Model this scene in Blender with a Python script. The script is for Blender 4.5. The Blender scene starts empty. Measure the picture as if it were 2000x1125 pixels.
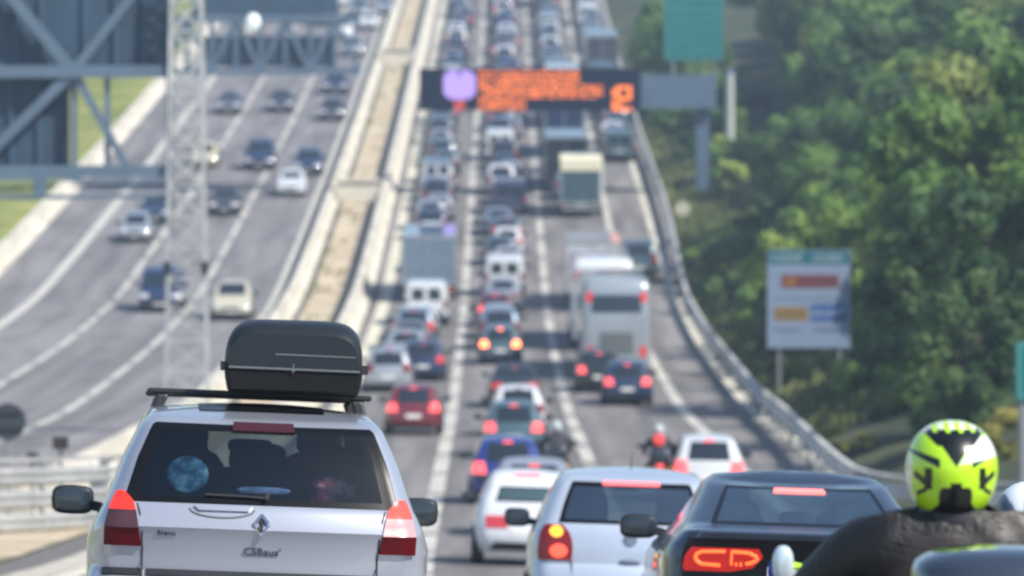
import bpy, bmesh, math, random
from math import radians, sin, cos, pi, atan, sqrt
from mathutils import Vector, Matrix, Euler, noise
from mathutils.bvhtree import BVHTree
R = random.Random(7)
SC = bpy.context.scene
COL = SC.collection

# ------------------------------------------------------------------ camera, light, exposure
cam_d = bpy.data.cameras.new('camera'); CAM = bpy.data.objects.new('camera', cam_d); COL.objects.link(CAM)
CAM.location = (0, 0, 1.3)
CAM.rotation_euler = (radians(90) - 0.03125, 0, 0)
cam_d.lens = 180; cam_d.sensor_width = 36; cam_d.clip_start = 0.5; cam_d.clip_end = 3000
cam_d.dof.use_dof = True; cam_d.dof.focus_distance = 21.5; cam_d.dof.aperture_fstop = 4.4
SC.camera = CAM
SUN_EL, SUN_AZ = 45, 126          # azimuth clockwise from the view direction (+y)
sun_dir = Vector((sin(radians(SUN_AZ)) * cos(radians(SUN_EL)), cos(radians(SUN_AZ)) * cos(radians(SUN_EL)), sin(radians(SUN_EL))))
W = bpy.data.worlds.new('World'); SC.world = W; W.use_nodes = True
nt = W.node_tree; bg = nt.nodes['Background']
sky = nt.nodes.new('ShaderNodeTexSky'); sky.sky_type = 'NISHITA'; sky.sun_disc = False
sky.sun_elevation = radians(SUN_EL); sky.sun_rotation = radians(SUN_AZ); sky.air_density = 1.0; sky.dust_density = 0.6; sky.ozone_density = 1.2
nt.links.new(sky.outputs[0], bg.inputs[0]); bg.inputs[1].default_value = 0.115
sl = bpy.data.lights.new('sun', 'SUN'); sl.energy = 4.7; sl.angle = radians(0.55); sl.color = (1, 0.945, 0.85)
so = bpy.data.objects.new('sun', sl); COL.objects.link(so)
so.rotation_euler = sun_dir.to_track_quat('Z', 'Y').to_euler()
so.location = (30, 0, 60)
SC.view_settings.view_transform = 'Standard'; SC.view_settings.look = 'None'; SC.view_settings.gamma = 1
SC.view_settings.exposure = 0.5
SC.cycles.max_bounces = 8; SC.cycles.transparent_max_bounces = 12; SC.cycles.volume_bounces = 0
SC.cycles.use_denoising = True
SC.cycles.sample_clamp_indirect = 6.0
SC.cycles.volume_step_rate = 4.0

# ------------------------------------------------------------------ road shape
def pchip(xs, ys):
    n = len(xs); h = [xs[i+1]-xs[i] for i in range(n-1)]; d = [(ys[i+1]-ys[i])/h[i] for i in range(n-1)]
    m = [d[0]] + [0 if d[i-1]*d[i] <= 0 else (3*(h[i-1]+h[i]))/((2*h[i]+h[i-1])/d[i-1]+(h[i]+2*h[i-1])/d[i]) for i in range(1, n-1)] + [d[-1]]
    def f(x):
        if x <= xs[0]: return ys[0] + m[0]*(x-xs[0])
        if x >= xs[-1]: return ys[-1] + m[-1]*(x-xs[-1])
        i = 0
        while x > xs[i+1]: i += 1
        t = (x-xs[i])/h[i]
        return (2*t**3-3*t*t+1)*ys[i] + (t**3-2*t*t+t)*h[i]*m[i] + (-2*t**3+3*t*t)*ys[i+1] + (t**3-t*t)*h[i]*m[i+1]
    return f
_prof = pchip([-120, 0, 14.4, 27, 31, 42, 79, 110, 145, 170, 200, 235, 262, 290, 315, 340, 415, 600, 800, 1000],
              [6.0, 0, -0.98, -1.84, -2.12, -2.98, -5.5, -6.85, -7.55, -7.95, -7.75, -6.9, -5.2, -3.05, -1.1, 0.96, 7.5, 23.8, 36, 40])
CL = pchip([-120, 0, 27, 50, 76, 110, 145, 235, 340, 415, 600, 1000], [9, 0.9, -0.1, -0.8, -1.35, -1.68, -1.86, -2.2, -2.4, -2.5, -2.6, -2.8])
def crossfall(D): return 0.033 * max(0, min(1, (150 - D) / 70))
def gz(x, D):
    cf = crossfall(D)
    return _prof(D) - cf * max(-8, min(8, x - 0.5))
def slope(x, D): return atan((gz(x, D+1.5) - gz(x, D-1.5)) / 3)
def X(px, D): return (px - 1000) * D / 10000
def Z(py, D): return 1.3 - (py - 250) * D / 10000
def D_at(py):                       # depth at which the road surface stands at picture height py
    lo, hi = 20, 520
    for _ in range(40):
        m = (lo+hi)/2
        if 250 + (1.3 - _prof(m)) * 10000 / m > py: lo = m
        else: hi = m
    return (lo+hi)/2

# ------------------------------------------------------------------ materials
def newmat(name):
    m = bpy.data.materials.new(name); m.use_nodes = True
    return m, m.node_tree, m.node_tree.nodes['Principled BSDF']
def N(nt, t, **kw):
    n = nt.nodes.new(t)
    for k, v in kw.items(): setattr(n, k, v)
    return n
MATS = {}
def mat(name, col, rough=0.5, metal=0, coat=0, emit=None, es=0, var=0, vscale=5, bump=0, bscale=40, spec=None):
    if name in MATS: return MATS[name]
    m, t, b = newmat(name)
    b.inputs['Base Color'].default_value = (*col, 1); b.inputs['Roughness'].default_value = rough
    b.inputs['Metallic'].default_value = metal; b.inputs['Coat Weight'].default_value = coat; b.inputs['Coat Roughness'].default_value = 0.04
    if spec is not None: b.inputs['Specular IOR Level'].default_value = spec
    if emit: b.inputs['Emission Color'].default_value = (*emit, 1); b.inputs['Emission Strength'].default_value = es
    tc = None
    if var or bump:
        tc = N(t, 'ShaderNodeTexCoord')
    if var:
        nz = N(t, 'ShaderNodeTexNoise'); nz.inputs['Scale'].default_value = vscale; nz.inputs['Detail'].default_value = 6
        t.links.new(tc.outputs['Object'], nz.inputs['Vector'])
        mr = N(t, 'ShaderNodeMapRange'); mr.inputs['From Min'].default_value = .3; mr.inputs['From Max'].default_value = .7
        mr.inputs['To Min'].default_value = 1-var; mr.inputs['To Max'].default_value = 1+var
        t.links.new(nz.outputs[0], mr.inputs['Value'])
        mx = N(t, 'ShaderNodeVectorMath', operation='SCALE'); mx.inputs[0].default_value = col
        t.links.new(mr.outputs[0], mx.inputs['Scale']); t.links.new(mx.outputs[0], b.inputs['Base Color'])
    if bump:
        nb = N(t, 'ShaderNodeTexNoise'); nb.inputs['Scale'].default_value = bscale; nb.inputs['Detail'].default_value = 5
        t.links.new(tc.outputs['Object'], nb.inputs['Vector'])
        bp = N(t, 'ShaderNodeBump'); bp.inputs['Strength'].default_value = bump; bp.inputs['Distance'].default_value = .02
        t.links.new(nb.outputs[0], bp.inputs['Height']); t.links.new(bp.outputs[0], b.inputs['Normal'])
    MATS[name] = m
    return m
def paint(name, col, metal=0.0, rough=0.35):
    m = mat('paint_' + name, col, rough, metal, coat=0.8, var=0.04, vscale=1.5)
    return m
def glass_mat(name, tint, refl=0.12):
    if name in MATS: return MATS[name]
    m, t, b = newmat(name); t.nodes.remove(b)
    tr = N(t, 'ShaderNodeBsdfTransparent'); tr.inputs[0].default_value = (*tint, 1)
    gl = N(t, 'ShaderNodeBsdfGlossy'); gl.inputs['Roughness'].default_value = 0.03; gl.inputs[0].default_value = (.9, .97, 1, 1)
    lw = N(t, 'ShaderNodeLayerWeight'); lw.inputs[0].default_value = 0.35
    mr = N(t, 'ShaderNodeMapRange'); mr.inputs['To Min'].default_value = refl; mr.inputs['To Max'].default_value = 0.75
    mx = N(t, 'ShaderNodeMixShader'); t.links.new(lw.outputs['Fresnel'], mr.inputs['Value'])
    t.links.new(mr.outputs[0], mx.inputs[0]); t.links.new(tr.outputs[0], mx.inputs[1]); t.links.new(gl.outputs[0], mx.inputs[2])
    t.links.new(mx.outputs[0], t.nodes['Material Output'].inputs[0]); MATS[name] = m
    return m
def ramp_mat(name, cols, scale=3, rough=0.9, coords='Object', detail=8, bump=0.4, bscale=30, stretch=None, fine=None, streak=None):
    """noise between several colours (list of (pos, rgb)) on world/object coordinates"""
    m, t, b = newmat(name); b.inputs['Roughness'].default_value = rough
    tc = N(t, 'ShaderNodeTexCoord'); src = tc.outputs[coords]
    if stretch:
        mp = N(t, 'ShaderNodeMapping'); mp.inputs['Scale'].default_value = stretch; t.links.new(src, mp.inputs[0]); s2 = mp.outputs[0]
    else: s2 = src
    nz = N(t, 'ShaderNodeTexNoise'); nz.inputs['Scale'].default_value = scale; nz.inputs['Detail'].default_value = detail
    t.links.new(s2, nz.inputs['Vector'])
    cr = N(t, 'ShaderNodeValToRGB'); e = cr.color_ramp.elements
    e[0].position, e[0].color = cols[0][0], (*cols[0][1], 1); e[1].position, e[1].color = cols[-1][0], (*cols[-1][1], 1)
    for p, c in cols[1:-1]:
        q = e.new(p); q.color = (*c, 1)
    t.links.new(nz.outputs[0], cr.inputs[0]); out = cr.outputs[0]
    if fine:
        n2 = N(t, 'ShaderNodeTexNoise'); n2.inputs['Scale'].default_value = fine[0]; n2.inputs['Detail'].default_value = 4
        t.links.new(src, n2.inputs['Vector'])
        m2 = N(t, 'ShaderNodeMapRange'); m2.inputs['From Min'].default_value = .3; m2.inputs['From Max'].default_value = .7
        m2.inputs['To Min'].default_value = 1-fine[1]; m2.inputs['To Max'].default_value = 1+fine[1]; t.links.new(n2.outputs[0], m2.inputs['Value'])
        vm = N(t, 'ShaderNodeVectorMath', operation='SCALE'); t.links.new(out, vm.inputs[0]); t.links.new(m2.outputs[0], vm.inputs['Scale']); out = vm.outputs[0]
    if streak:      # tyre-darkened wheel tracks and patches along the road
        mp2 = N(t, 'ShaderNodeMapping'); mp2.inputs['Scale'].default_value = (1.05, .012, 1); t.links.new(src, mp2.inputs[0])
        n5 = N(t, 'ShaderNodeTexNoise'); n5.inputs['Scale'].default_value = 1.0; n5.inputs['Detail'].default_value = 3; t.links.new(mp2.outputs[0], n5.inputs['Vector'])
        vo = N(t, 'ShaderNodeTexVoronoi', feature='F1'); mp3 = N(t, 'ShaderNodeMapping'); mp3.inputs['Scale'].default_value = (.28, .05, 1); t.links.new(src, mp3.inputs[0]); t.links.new(mp3.outputs[0], vo.inputs['Vector'])
        sp = N(t, 'ShaderNodeSeparateColor'); t.links.new(vo.outputs['Color'], sp.inputs[0])
        m5 = N(t, 'ShaderNodeMapRange'); m5.inputs['From Min'].default_value = .35; m5.inputs['From Max'].default_value = .65; m5.inputs['To Min'].default_value = 1-streak; m5.inputs['To Max'].default_value = 1+streak*.6; t.links.new(n5.outputs[0], m5.inputs['Value'])
        m6 = N(t, 'ShaderNodeMapRange'); m6.inputs['From Min'].default_value = .80; m6.inputs['From Max'].default_value = .82; m6.inputs['To Min'].default_value = 1; m6.inputs['To Max'].default_value = .84; t.links.new(sp.outputs[0], m6.inputs['Value'])
        mm = N(t, 'ShaderNodeMath', operation='MULTIPLY'); t.links.new(m5.outputs[0], mm.inputs[0]); t.links.new(m6.outputs[0], mm.inputs[1])
        v5 = N(t, 'ShaderNodeVectorMath', operation='SCALE'); t.links.new(out, v5.inputs[0]); t.links.new(mm.outputs[0], v5.inputs['Scale']); out = v5.outputs[0]
    t.links.new(out, b.inputs['Base Color'])
    if bump:
        n3 = N(t, 'ShaderNodeTexNoise'); n3.inputs['Scale'].default_value = bscale; t.links.new(src, n3.inputs['Vector'])
        bp = N(t, 'ShaderNodeBump'); bp.inputs['Strength'].default_value = bump; bp.inputs['Distance'].default_value = .02
        t.links.new(n3.outputs[0], bp.inputs['Height']); t.links.new(bp.outputs[0], b.inputs['Normal'])
    MATS[name] = m
    return m

BLACK = mat('black_plastic', (.018, .019, .022), .45, var=.15)
RUBBER = mat('tyre_rubber', (.02, .02, .021), .85, var=.2, vscale=20)
RIM = mat('alloy', (.45, .46, .48), .3, .8)
DGLASS = mat('tinted_window', (.015, .022, .03), .06, 0, 0, spec=.9)
CGLASS = glass_mat('clear_glass', (.74, .86, .87), .07)
SGLASS = glass_mat('shaded_glass', (.52, .60, .63), .03)
RGLASS = glass_mat('reflecting_glass', (.62, .78, .80), .30)
FRIT = mat('window_surround', (.006, .007, .010), .3, spec=.15)
CHROME = mat('chrome', (.75, .76, .78), .15, 1)
LAMPRED = mat('lamp_red', (.17, .008, .012), .15, 0, .6)
LAMPDIM = mat('lamp_lit_dim', (.45, .02, .02), .2, 0, .5, (1, .10, .09), 0.25)
BRAKE = mat('lamp_brake', (.5, .02, .02), .3, 0, .3, (1, .13, .14), 1.35)
BRAKEW = mat('lamp_brake_warm', (.5, .1, .02), .3, 0, .3, (1, .22, .08), 4.5)
AMBER = mat('lamp_amber', (.7, .25, .02), .3, 0, .5, (1, .36, .04), 1.4)
CLEARL = mat('lamp_clear', (.75, .72, .72), .12, .3, .6)
HEAD = mat('headlamp', (.9, .9, .9), .1, .2, .6, (1, .98, .92), 3.5)
PLATE = mat('number_plate', (.72, .72, .70), .5)
DARKINT = mat('interior_fabric', (.022, .025, .035), .85, var=.2, vscale=12)

# ------------------------------------------------------------------ mesh helpers
class MB:
    def __init__(s): s.v = []; s.f = []; s.m = []
    def quad(s, a, b, c, d, mi=0):
        n = len(s.v); s.v += [a, b, c, d]; s.f.append((n, n+1, n+2, n+3)); s.m.append(mi)
    def add(s, vs, fs, mi=0):
        n = len(s.v); s.v += [tuple(v) for v in vs]; s.f += [tuple(n+i for i in f) for f in fs]; s.m += [mi]*len(fs)
    def box(s, x0, x1, y0, y1, z0, z1, mi=0, M=None):
        vs = [Vector((x, y, z)) for z in (z0, z1) for y in (y0, y1) for x in (x0, x1)]
        if M: vs = [M @ v for v in vs]
        s.add(vs, [(0, 2, 3, 1), (4, 5, 7, 6), (0, 1, 5, 4), (2, 6, 7, 3), (0, 4, 6, 2), (1, 3, 7, 5)], mi)
    def tube(s, p, q, r, n=8, r2=None, mi=0, cap=True):
        p, q = Vector(p), Vector(q); r2 = r if r2 is None else r2
        d = (q-p).normalized(); a = d.orthogonal().normalized(); b = d.cross(a)
        vs = []
        for c, rr in ((p, r), (q, r2)):
            for i in range(n):
                t = 2*pi*i/n; vs.append(c + a*cos(t)*rr + b*sin(t)*rr)
        fs = [(i, (i+1) % n, n+(i+1) % n, n+i) for i in range(n)]
        if cap: fs += [tuple(range(n-1, -1, -1)), tuple(range(n, 2*n))]
        s.add(vs, fs, mi)
    def beam(s, p, q, w, h=None, mi=0):      # square bar
        h = h or w; p, q = Vector(p), Vector(q); d = (q-p).normalized()
        a = d.cross(Vector((0, 1, 0)));
        if a.length < .1: a = d.cross(Vector((0, 0, 1)))
        a.normalize(); b = d.cross(a)
        vs = [c + a*sx*w/2 + b*sy*h/2 for c in (p, q) for sx, sy in ((-1, -1), (1, -1), (1, 1), (-1, 1))]
        s.add(vs, [(0, 1, 5, 4), (1, 2, 6, 5), (2, 3, 7, 6), (3, 0, 4, 7), (3, 2, 1, 0), (4, 5, 6, 7)], mi)
    def lathe(s, prof, n=24, axis='x', c=(0, 0, 0), mi=0):   # prof: [(r, h)] around axis
        vs = []
        for r, h in prof:
            for i in range(n):
                t = 2*pi*i/n
                if axis == 'x': v = (h, r*cos(t), r*sin(t))
                elif axis == 'y': v = (r*cos(t), h, r*sin(t))
                else: v = (r*cos(t), r*sin(t), h)
                vs.append((v[0]+c[0], v[1]+c[1], v[2]+c[2]))
        fs = [(k*n+i, k*n+(i+1) % n, (k+1)*n+(i+1) % n, (k+1)*n+i) for k in range(len(prof)-1) for i in range(n)]
        s.add(vs, fs, mi)
    def ell(s, c, r, nu=16, nv=10, M=None, mi=0, pw=1.0):     # (super)ellipsoid
        vs = []; f = lambda a: math.copysign(abs(a)**pw, a)
        for j in range(nv+1):
            ph = -pi/2 + pi*j/nv
            for i in range(nu):
                th = 2*pi*i/nu
                v = Vector((r[0]*f(cos(ph))*f(cos(th)), r[1]*f(cos(ph))*f(sin(th)), r[2]*f(sin(ph))))
                if M: v = M @ v
                vs.append(v + Vector(c))
        s.add(vs, [(j*nu+i, j*nu+(i+1) % nu, (j+1)*nu+(i+1) % nu, (j+1)*nu+i) for j in range(nv) for i in range(nu)], mi)
    def build(s, name, mats, parent=None, smooth=True, weld=True, fixn=True, angle=38):
        me = bpy.data.meshes.new(name); me.from_pydata([tuple(v) for v in s.v], [], s.f)
        if not isinstance(mats, (list, tuple)): mats = [mats]
        for m in mats: me.materials.append(m)
        me.polygons.foreach_set('material_index', s.m)
        if weld or fixn:
            bm = bmesh.new(); bm.from_mesh(me)
            if weld: bmesh.ops.remove_doubles(bm, verts=bm.verts, dist=1e-4); bmesh.ops.dissolve_degenerate(bm, dist=1e-5, edges=bm.edges)
            if fixn: bmesh.ops.recalc_face_normals(bm, faces=bm.faces)
            bm.to_mesh(me); bm.free()
        if smooth: me.shade_smooth() if hasattr(me, 'shade_smooth') else None; me.set_sharp_from_angle(angle=radians(angle))
        o = bpy.data.objects.new(name, me); COL.objects.link(o)
        if parent: o.parent = parent
        return o
def empty(name, loc=(0, 0, 0), rot=(0, 0, 0)):
    o = bpy.data.objects.new(name, None); COL.objects.link(o); o.location = loc; o.rotation_euler = rot; o.empty_display_size = .5
    return o
def tag(o, label=None, cat=None, group=None, kind=None):
    for k, v in (('label', label), ('category', cat), ('group', group), ('kind', kind)):
        if v: o[k] = v
        elif k in o: del o[k]
    return o
def copy_tree(o, parent=None, pm=None):
    c = o.copy(); COL.objects.link(c); c.parent = parent
    if pm is not None and o.data:
        for i, sl_ in enumerate(c.material_slots):
            if sl_.material and sl_.material.name.startswith('PAINT'):
                sl_.link = 'OBJECT'; sl_.material = pm
    for ch in list(o.children): copy_tree(ch, c, pm)
    return c
def text(name, body, size, M, mats, parent=None, ext=.002, align='CENTER'):
    c = bpy.data.curves.new(name, 'FONT'); c.body = body; c.size = size; c.align_x = align; c.align_y = 'CENTER'; c.extrude = ext
    c.materials.append(mats)
    t = bpy.data.objects.new(name, c); COL.objects.link(t)
    me = bpy.data.meshes.new_from_object(t.evaluated_get(bpy.context.evaluated_depsgraph_get())); bpy.data.objects.remove(t); bpy.data.curves.remove(c)
    o = bpy.data.objects.new(name, me); COL.objects.link(o); o.parent = parent; o.matrix_local = M
    return o
def lerp_tab(tab, z):
    if z <= tab[0][0]: return tab[0][1]
    for (a, va), (b, vb) in zip(tab, tab[1:]):
        if z <= b: return va + (vb-va)*(z-a)/(b-a) if b > a else vb
    return tab[-1][1]

# ------------------------------------------------------------------ vehicles: horizontal slices stacked upward
PAINT0 = mat('PAINT', (.5, .5, .5), .35, 0, .8)
QCOLS = [0, .25, .5, .72, .86, .93, 1, 1.2, 1.4, 1.6, 1.8, 2, 2.05, 2.1, 2.3, 2.36, 2.4, 2.5, 2.62, 2.66, 2.8, 2.95, 3, 3.33, 3.66, 4, 4.06, 4.3, 4.65, 5]
class Shell:
    def __init__(s, rear, front, width, rows, rx=((0, .2), (9, .2)), ry=None, bow=((0, .06), (9, .06)), crown=0.05, crown_z=1.0, tp=.06, roofclose=(.82, .5, .0), roofrise=.05, qcols=QCOLS):
        s.rear, s.front, s.width, s.rx, s.ry, s.bow = rear, front, width, rx, ry or rx, bow
        s.rows, s.crown, s.cz, s.tp, s.rc, s.rr, s.q = rows, crown, crown_z, tp, roofclose, roofrise, qcols
        s.L0 = min(v for _, v in rear); s.L1 = max(v for _, v in front); s.zt = rows[-1]
    def P(s, q, z, off=0.0):
        if off:
            p = s.P(q, z); e = .01
            a = s.P(q+e, z) - s.P(q-e, z); b = s.P(q, z+e) - s.P(q, z-e)
            n = a.cross(b)
            if n.length < 1e-9: return p
            n.normalize()
            c = Vector((0, (s.L0+s.L1)/2, z))
            if n.dot(p-c) < 0: n = -n
            return p + n*off
        sg = -1 if q < 0 else 1; q = abs(q)
        if q > 5: q = 10-q; sg = -sg
        shr = 1.0
        yr, yf, w = lerp_tab(s.rear, z), lerp_tab(s.front, z), lerp_tab(s.width, z)
        rx, ry, bow = lerp_tab(s.rx, z), lerp_tab(s.ry, z), lerp_tab(s.bow, z)
        ycr = yr + bow*((w-rx)/w)**2; ycf = yf - bow*((w-rx)/w)**2
        if q <= 1: x = q*(w-rx); y = yr + bow*(x/w)**2
        elif q <= 2: a = (q-1)*pi/2; x = w-rx+rx*sin(a); y = ycr+ry-ry*cos(a)
        elif q <= 3: x = w; y = ycr+ry + (q-2)*((ycf-ry)-(ycr+ry))
        elif q <= 4: a = (q-3)*pi/2; x = w-rx+rx*cos(a); y = ycf-ry+ry*sin(a)
        else: x = (5-q)*(w-rx); y = yf - bow*(x/w)**2
        ym = (s.L0+s.L1)/2; t = abs(y-ym)/((s.L1-s.L0)/2)
        x *= 1 - s.tp*t**3
        k = max(0, min(1, (z-s.cz)/(s.zt-s.cz))) if s.zt > s.cz else 0
        u = (y-yr)/(yf-yr); zz = z + s.crown*k*(4*u*(1-u)-.35)
        return Vector((sg*x, y, zz))
    def body(s, name, wins, paintmat, parent, lowmat=BLACK, lowz=.3, glass=DGLASS, bands=()):
        """wins: list of (part name, q0, q1, z0, z1, mirrored, glassmat)"""
        qs = [-q for q in reversed(s.q)] + s.q[1:]
        qs = qs[:-1]                               # closed loop (-5 == 5)
        rows = s.rows; MBd = MB(); G = {}
        pts = [[s.P(q, z) for q in qs] for z in rows]
        # roof closing rings
        top = pts[-1]; cx = Vector((0, sum(p.y for p in top)/len(top), 0))
        rise = s.rr; zmx = max(p.z for p in top)
        for k, f in enumerate(s.rc):
            g = 1-(f)**2
            pts.append([Vector((p.x*f, cx.y+(p.y-cx.y)*f, p.z*f+zmx*(1-f)+rise*g)) for p in top])
        n = len(qs)
        for k in range(len(pts)-1):
            for i in range(n):
                j = (i+1) % n
                qm = (qs[i]+(qs[j] if j else 5))/2; zm = (rows[k]+rows[k+1])/2 if k < len(rows)-1 else 99
                face = (pts[k][i], pts[k][j], pts[k+1][j], pts[k+1][i]); done = False
                for wn in wins:
                    nm, q0, q1, z0, z1, mir, gm = wn
                    hit = (q0 < qm < q1) if not mir else (q0 < abs(qm) < q1)
                    if nm == 'windscreen': hit = abs(qm) > q0
                    if hit and z0 < zm < z1:
                        key = (nm, gm.name, -1 if (mir and qm < 0) else 1, q0)
                        G.setdefault(key, (MB(), gm))[0].quad(*face); done = True; break
                if not done:
                    mi = 1 if zm < lowz else 0
                    for b0, b1, bm_ in bands:
                        if b0 < zm < b1: mi = bm_
                    MBd.quad(*face, mi)
        bot = pts[0]; MBd.add(bot, [tuple(range(n))], 1)
        o = MBd.build(name, [paintmat, lowmat], parent, angle=42)
        for (nm, gn, sd, q0), (mb, gm) in G.items():
            ob = mb.build(nm, gm, o if False else parent, angle=60, fixn=False)
        return o
    def patch(s, name, q0, q1, z0, z1, m, parent, off=.008, nq=6, nz=4, q0t=None, q1t=None, shape=None, smooth=True):
        mb = MB(); q0t = q0 if q0t is None else q0t; q1t = q1 if q1t is None else q1t
        def pt(u, v, of):
            if shape: u, v = shape(u, v)
            z = z0+(z1-z0)*v; a = q0+(q0t-q0)*v; b = q1+(q1t-q1)*v
            return s.P(a+(b-a)*u, z, of)
        g = [[pt(i/nq, j/nz, off) for i in range(nq+1)] for j in range(nz+1)]
        h = [[pt(i/nq, j/nz, -.01) for i in range(nq+1)] for j in range(nz+1)]
        for j in range(nz):
            for i in range(nq): mb.quad(g[j][i], g[j][i+1], g[j+1][i+1], g[j+1][i])
        for i in range(nq):
            mb.quad(g[0][i], h[0][i], h[0][i+1], g[0][i+1]); mb.quad(g[nz][i], g[nz][i+1], h[nz][i+1], h[nz][i])
        for j in range(nz):
            mb.quad(g[j][0], g[j+1][0], h[j+1][0], h[j][0]); mb.quad(g[j][nq], h[j][nq], h[j+1][nq], g[j+1][nq])
        return mb.build(name, m, parent, smooth=smooth)
def disc_shape(u, v):      # square -> disc
    a, b = 2*u-1, 2*v-1
    return (a*sqrt(1-b*b/2)+1)/2, (b*sqrt(1-a*a/2)+1)/2
def wheel(parent, x, y, r=.31, w=.2, sd=1, rimm=RIM):
    e = empty('wheel', (x, y, r)); e.parent = parent
    t = MB(); t.lathe([(r*.62, -w/2), (r*.93, -w/2), (r, -w*.32), (r, w*.32), (r*.93, w/2), (r*.62, w/2)], 20)
    t.build('tyre', RUBBER, e)
    d = MB(); d.lathe([(r*.66, w*.42*sd), (r*.6, w*.46*sd), (r*.5, w*.3*sd), (.12*r, w*.36*sd), (.02*r, w*.36*sd)], 20)
    for k in range(5):
        a = 2*pi*k/5; d.tube((w*.4*sd, .1*r*cos(a), .1*r*sin(a)), (w*.4*sd, .6*r*cos(a), .6*r*sin(a)), .03, 5)
    d.build('rim', rimm, e)
    return e
def wheels(parent, hw, ys, r=.31, w=.2):
    for y in ys:
        for sd in (-1, 1):
            wheel(parent, sd*(hw-w/2+.01), y, r, w, sd)
def arches(parent, sh, ys, r=.31):
    mb = MB()
    for y in ys:
        for sd in (-1, 1):
            # dark arch band hugging the flank
            x = sd*(lerp_tab(sh.width, .5)+.004)
            vs = []; n = 14
            for i in range(n+1):
                a = pi*i/n
                vs.append((x*.999, y+(r+.06)*cos(a), r+(r+.06)*sin(a)))
            mb.add(vs+[(x*.999, y, .22)], [(i, i+1, n+1) for i in range(n)])
    return mb.build('wheel_arch', BLACK, parent, smooth=False)
def mirror(parent, x, y, z, sd, casem=BLACK, sx=.12, sz=.08, glassm=None):
    mb = MB(); mb.ell((x+sd*(.07+sx*.6), y, z), (sx, .07, sz), 14, 8, pw=.55)
    mb.beam((x-sd*.02, y+.03, z-.04), (x+sd*.08, y, z-.02), .06, .05)
    o = mb.build('door_mirror', casem, parent)
    g = MB(); g.ell((x+sd*(.07+sx*.6), y-.062, z), (sx*.84, .014, sz*.8), 14, 6, pw=.55)
    g.build('mirror_glass', glassm or mat('mirror_glass', (.02, .03, .04), .12, 0, .6), o)
    return o
# ------------------------------------------------------------------ vehicle prototypes (rear at -L/2, front at +L/2)
def shell(L, rear, front, width, rows, **k):
    return Shell([(z, y-L/2) for z, y in rear], [(z, y-L/2) for z, y in front], width, rows, **k)
SIDE = [('side_window', 2.08, 2.33, 'b', 't', True, DGLASS), ('side_window', 2.38, 2.63, 'b', 't', True, DGLASS), ('side_window', 2.65, 2.9, 'b', 't', True, DGLASS)]
def std_wins(zb, zt, rq=.86, rzb=None, rzt=None, wq=4.1, side=SIDE, rglass=DGLASS, sglass=DGLASS, wglass=None):
    w = [('rear_window', -rq, rq, rzb or zb, rzt or zt, False, rglass)]
    w += [(n, a, b, zb, zt, m, sglass) for n, a, b, _, _, m, g in side]
    w += [('windscreen', wq, 5, zb, zt, False, wglass or sglass)]
    return w
def lamps(sh, root, tq, tz, hq=(3.25, 4.35), hz=(.6, .74), tm=BRAKE, third=None, slopeq=None, plate_z=(.5, .61), front_plate=.35):
    for s in (-1, 1):
        sh.patch('tail_lamp', s*tq[0], s*tq[1], tz[0], tz[1], tm, root, .01, 6, 4, None if not slopeq else s*slopeq[0], None if not slopeq else s*slopeq[1])
        sh.patch('headlamp', s*hq[0], s*hq[1], hz[0], hz[1], HEAD, root, .01)
    if third: sh.patch('brake_light', -.22, .22, third[0], third[1], tm, root, .012, 4, 2)
    sh.patch('number_plate', -.38, .38, plate_z[0], plate_z[1], PLATE, root, .012, 4, 1)
    sh.patch('number_plate', 5.38, 4.62, front_plate, front_plate+.1, PLATE, root, .012, 4, 1)
    sh.patch('grille', 5.55, 4.45, sh_g(sh)[0], sh_g(sh)[1], BLACK, root, .006, 4, 2)
def sh_g(sh): return (.5, .62)
def finish(sh, root, hw, ys, r=.31, mir=None, w=.2):
    wheels(root, hw, ys, r, w); arches(root, sh, ys, r)
    if mir:
        for s in (-1, 1): mirror(root, s*mir[0], mir[1], mir[2], s, BLACK)
def hatch(hw=.84, L=3.95, h=1.45):
    root = empty('hatchback_car')
    k = h/1.45
    rows = [z*k for z in (.18, .3, .42, .55, .7, .8, .88, .93, 1.0, 1.1, 1.2, 1.3, 1.355, 1.38, 1.4)]
    sh = shell(L, [(.18, .14), (.3, .03), (.55, 0), (.7, .04), (.9*k, .07), (1.36*k, .40), (1.4*k, .52)],
               [(.18, L-.2), (.3, L-.05), (.55, L), (.68, L-.08), (.8*k, L-.5), (.88*k, L-.95), (1.36*k, L-1.75), (1.4*k, L-1.95)],
               [(.18, hw-.1), (.3, hw-.02), (.6, hw), (.88*k, hw-.04), (1.36*k, hw-.26), (1.4*k, hw-.31)], rows,
               rx=[(.2, .26), (.9, .2), (1.3*k, .1), (1.4*k, .1)], crown=.06, crown_z=1.1, bow=[(.2, .1), (1.4, .05)])
    sh.body('body', std_wins(.92*k, 1.36*k), PAINT0, root)
    lamps(sh, root, (.78, 1.7), (.68, .93*k), third=(1.355*k, 1.39*k), slopeq=(.9, 1.6))
    finish(sh, root, hw, (-L/2+.7, L/2-.75), .3, (hw-.03, L/2-1.35, .98*k))
    return root
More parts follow.
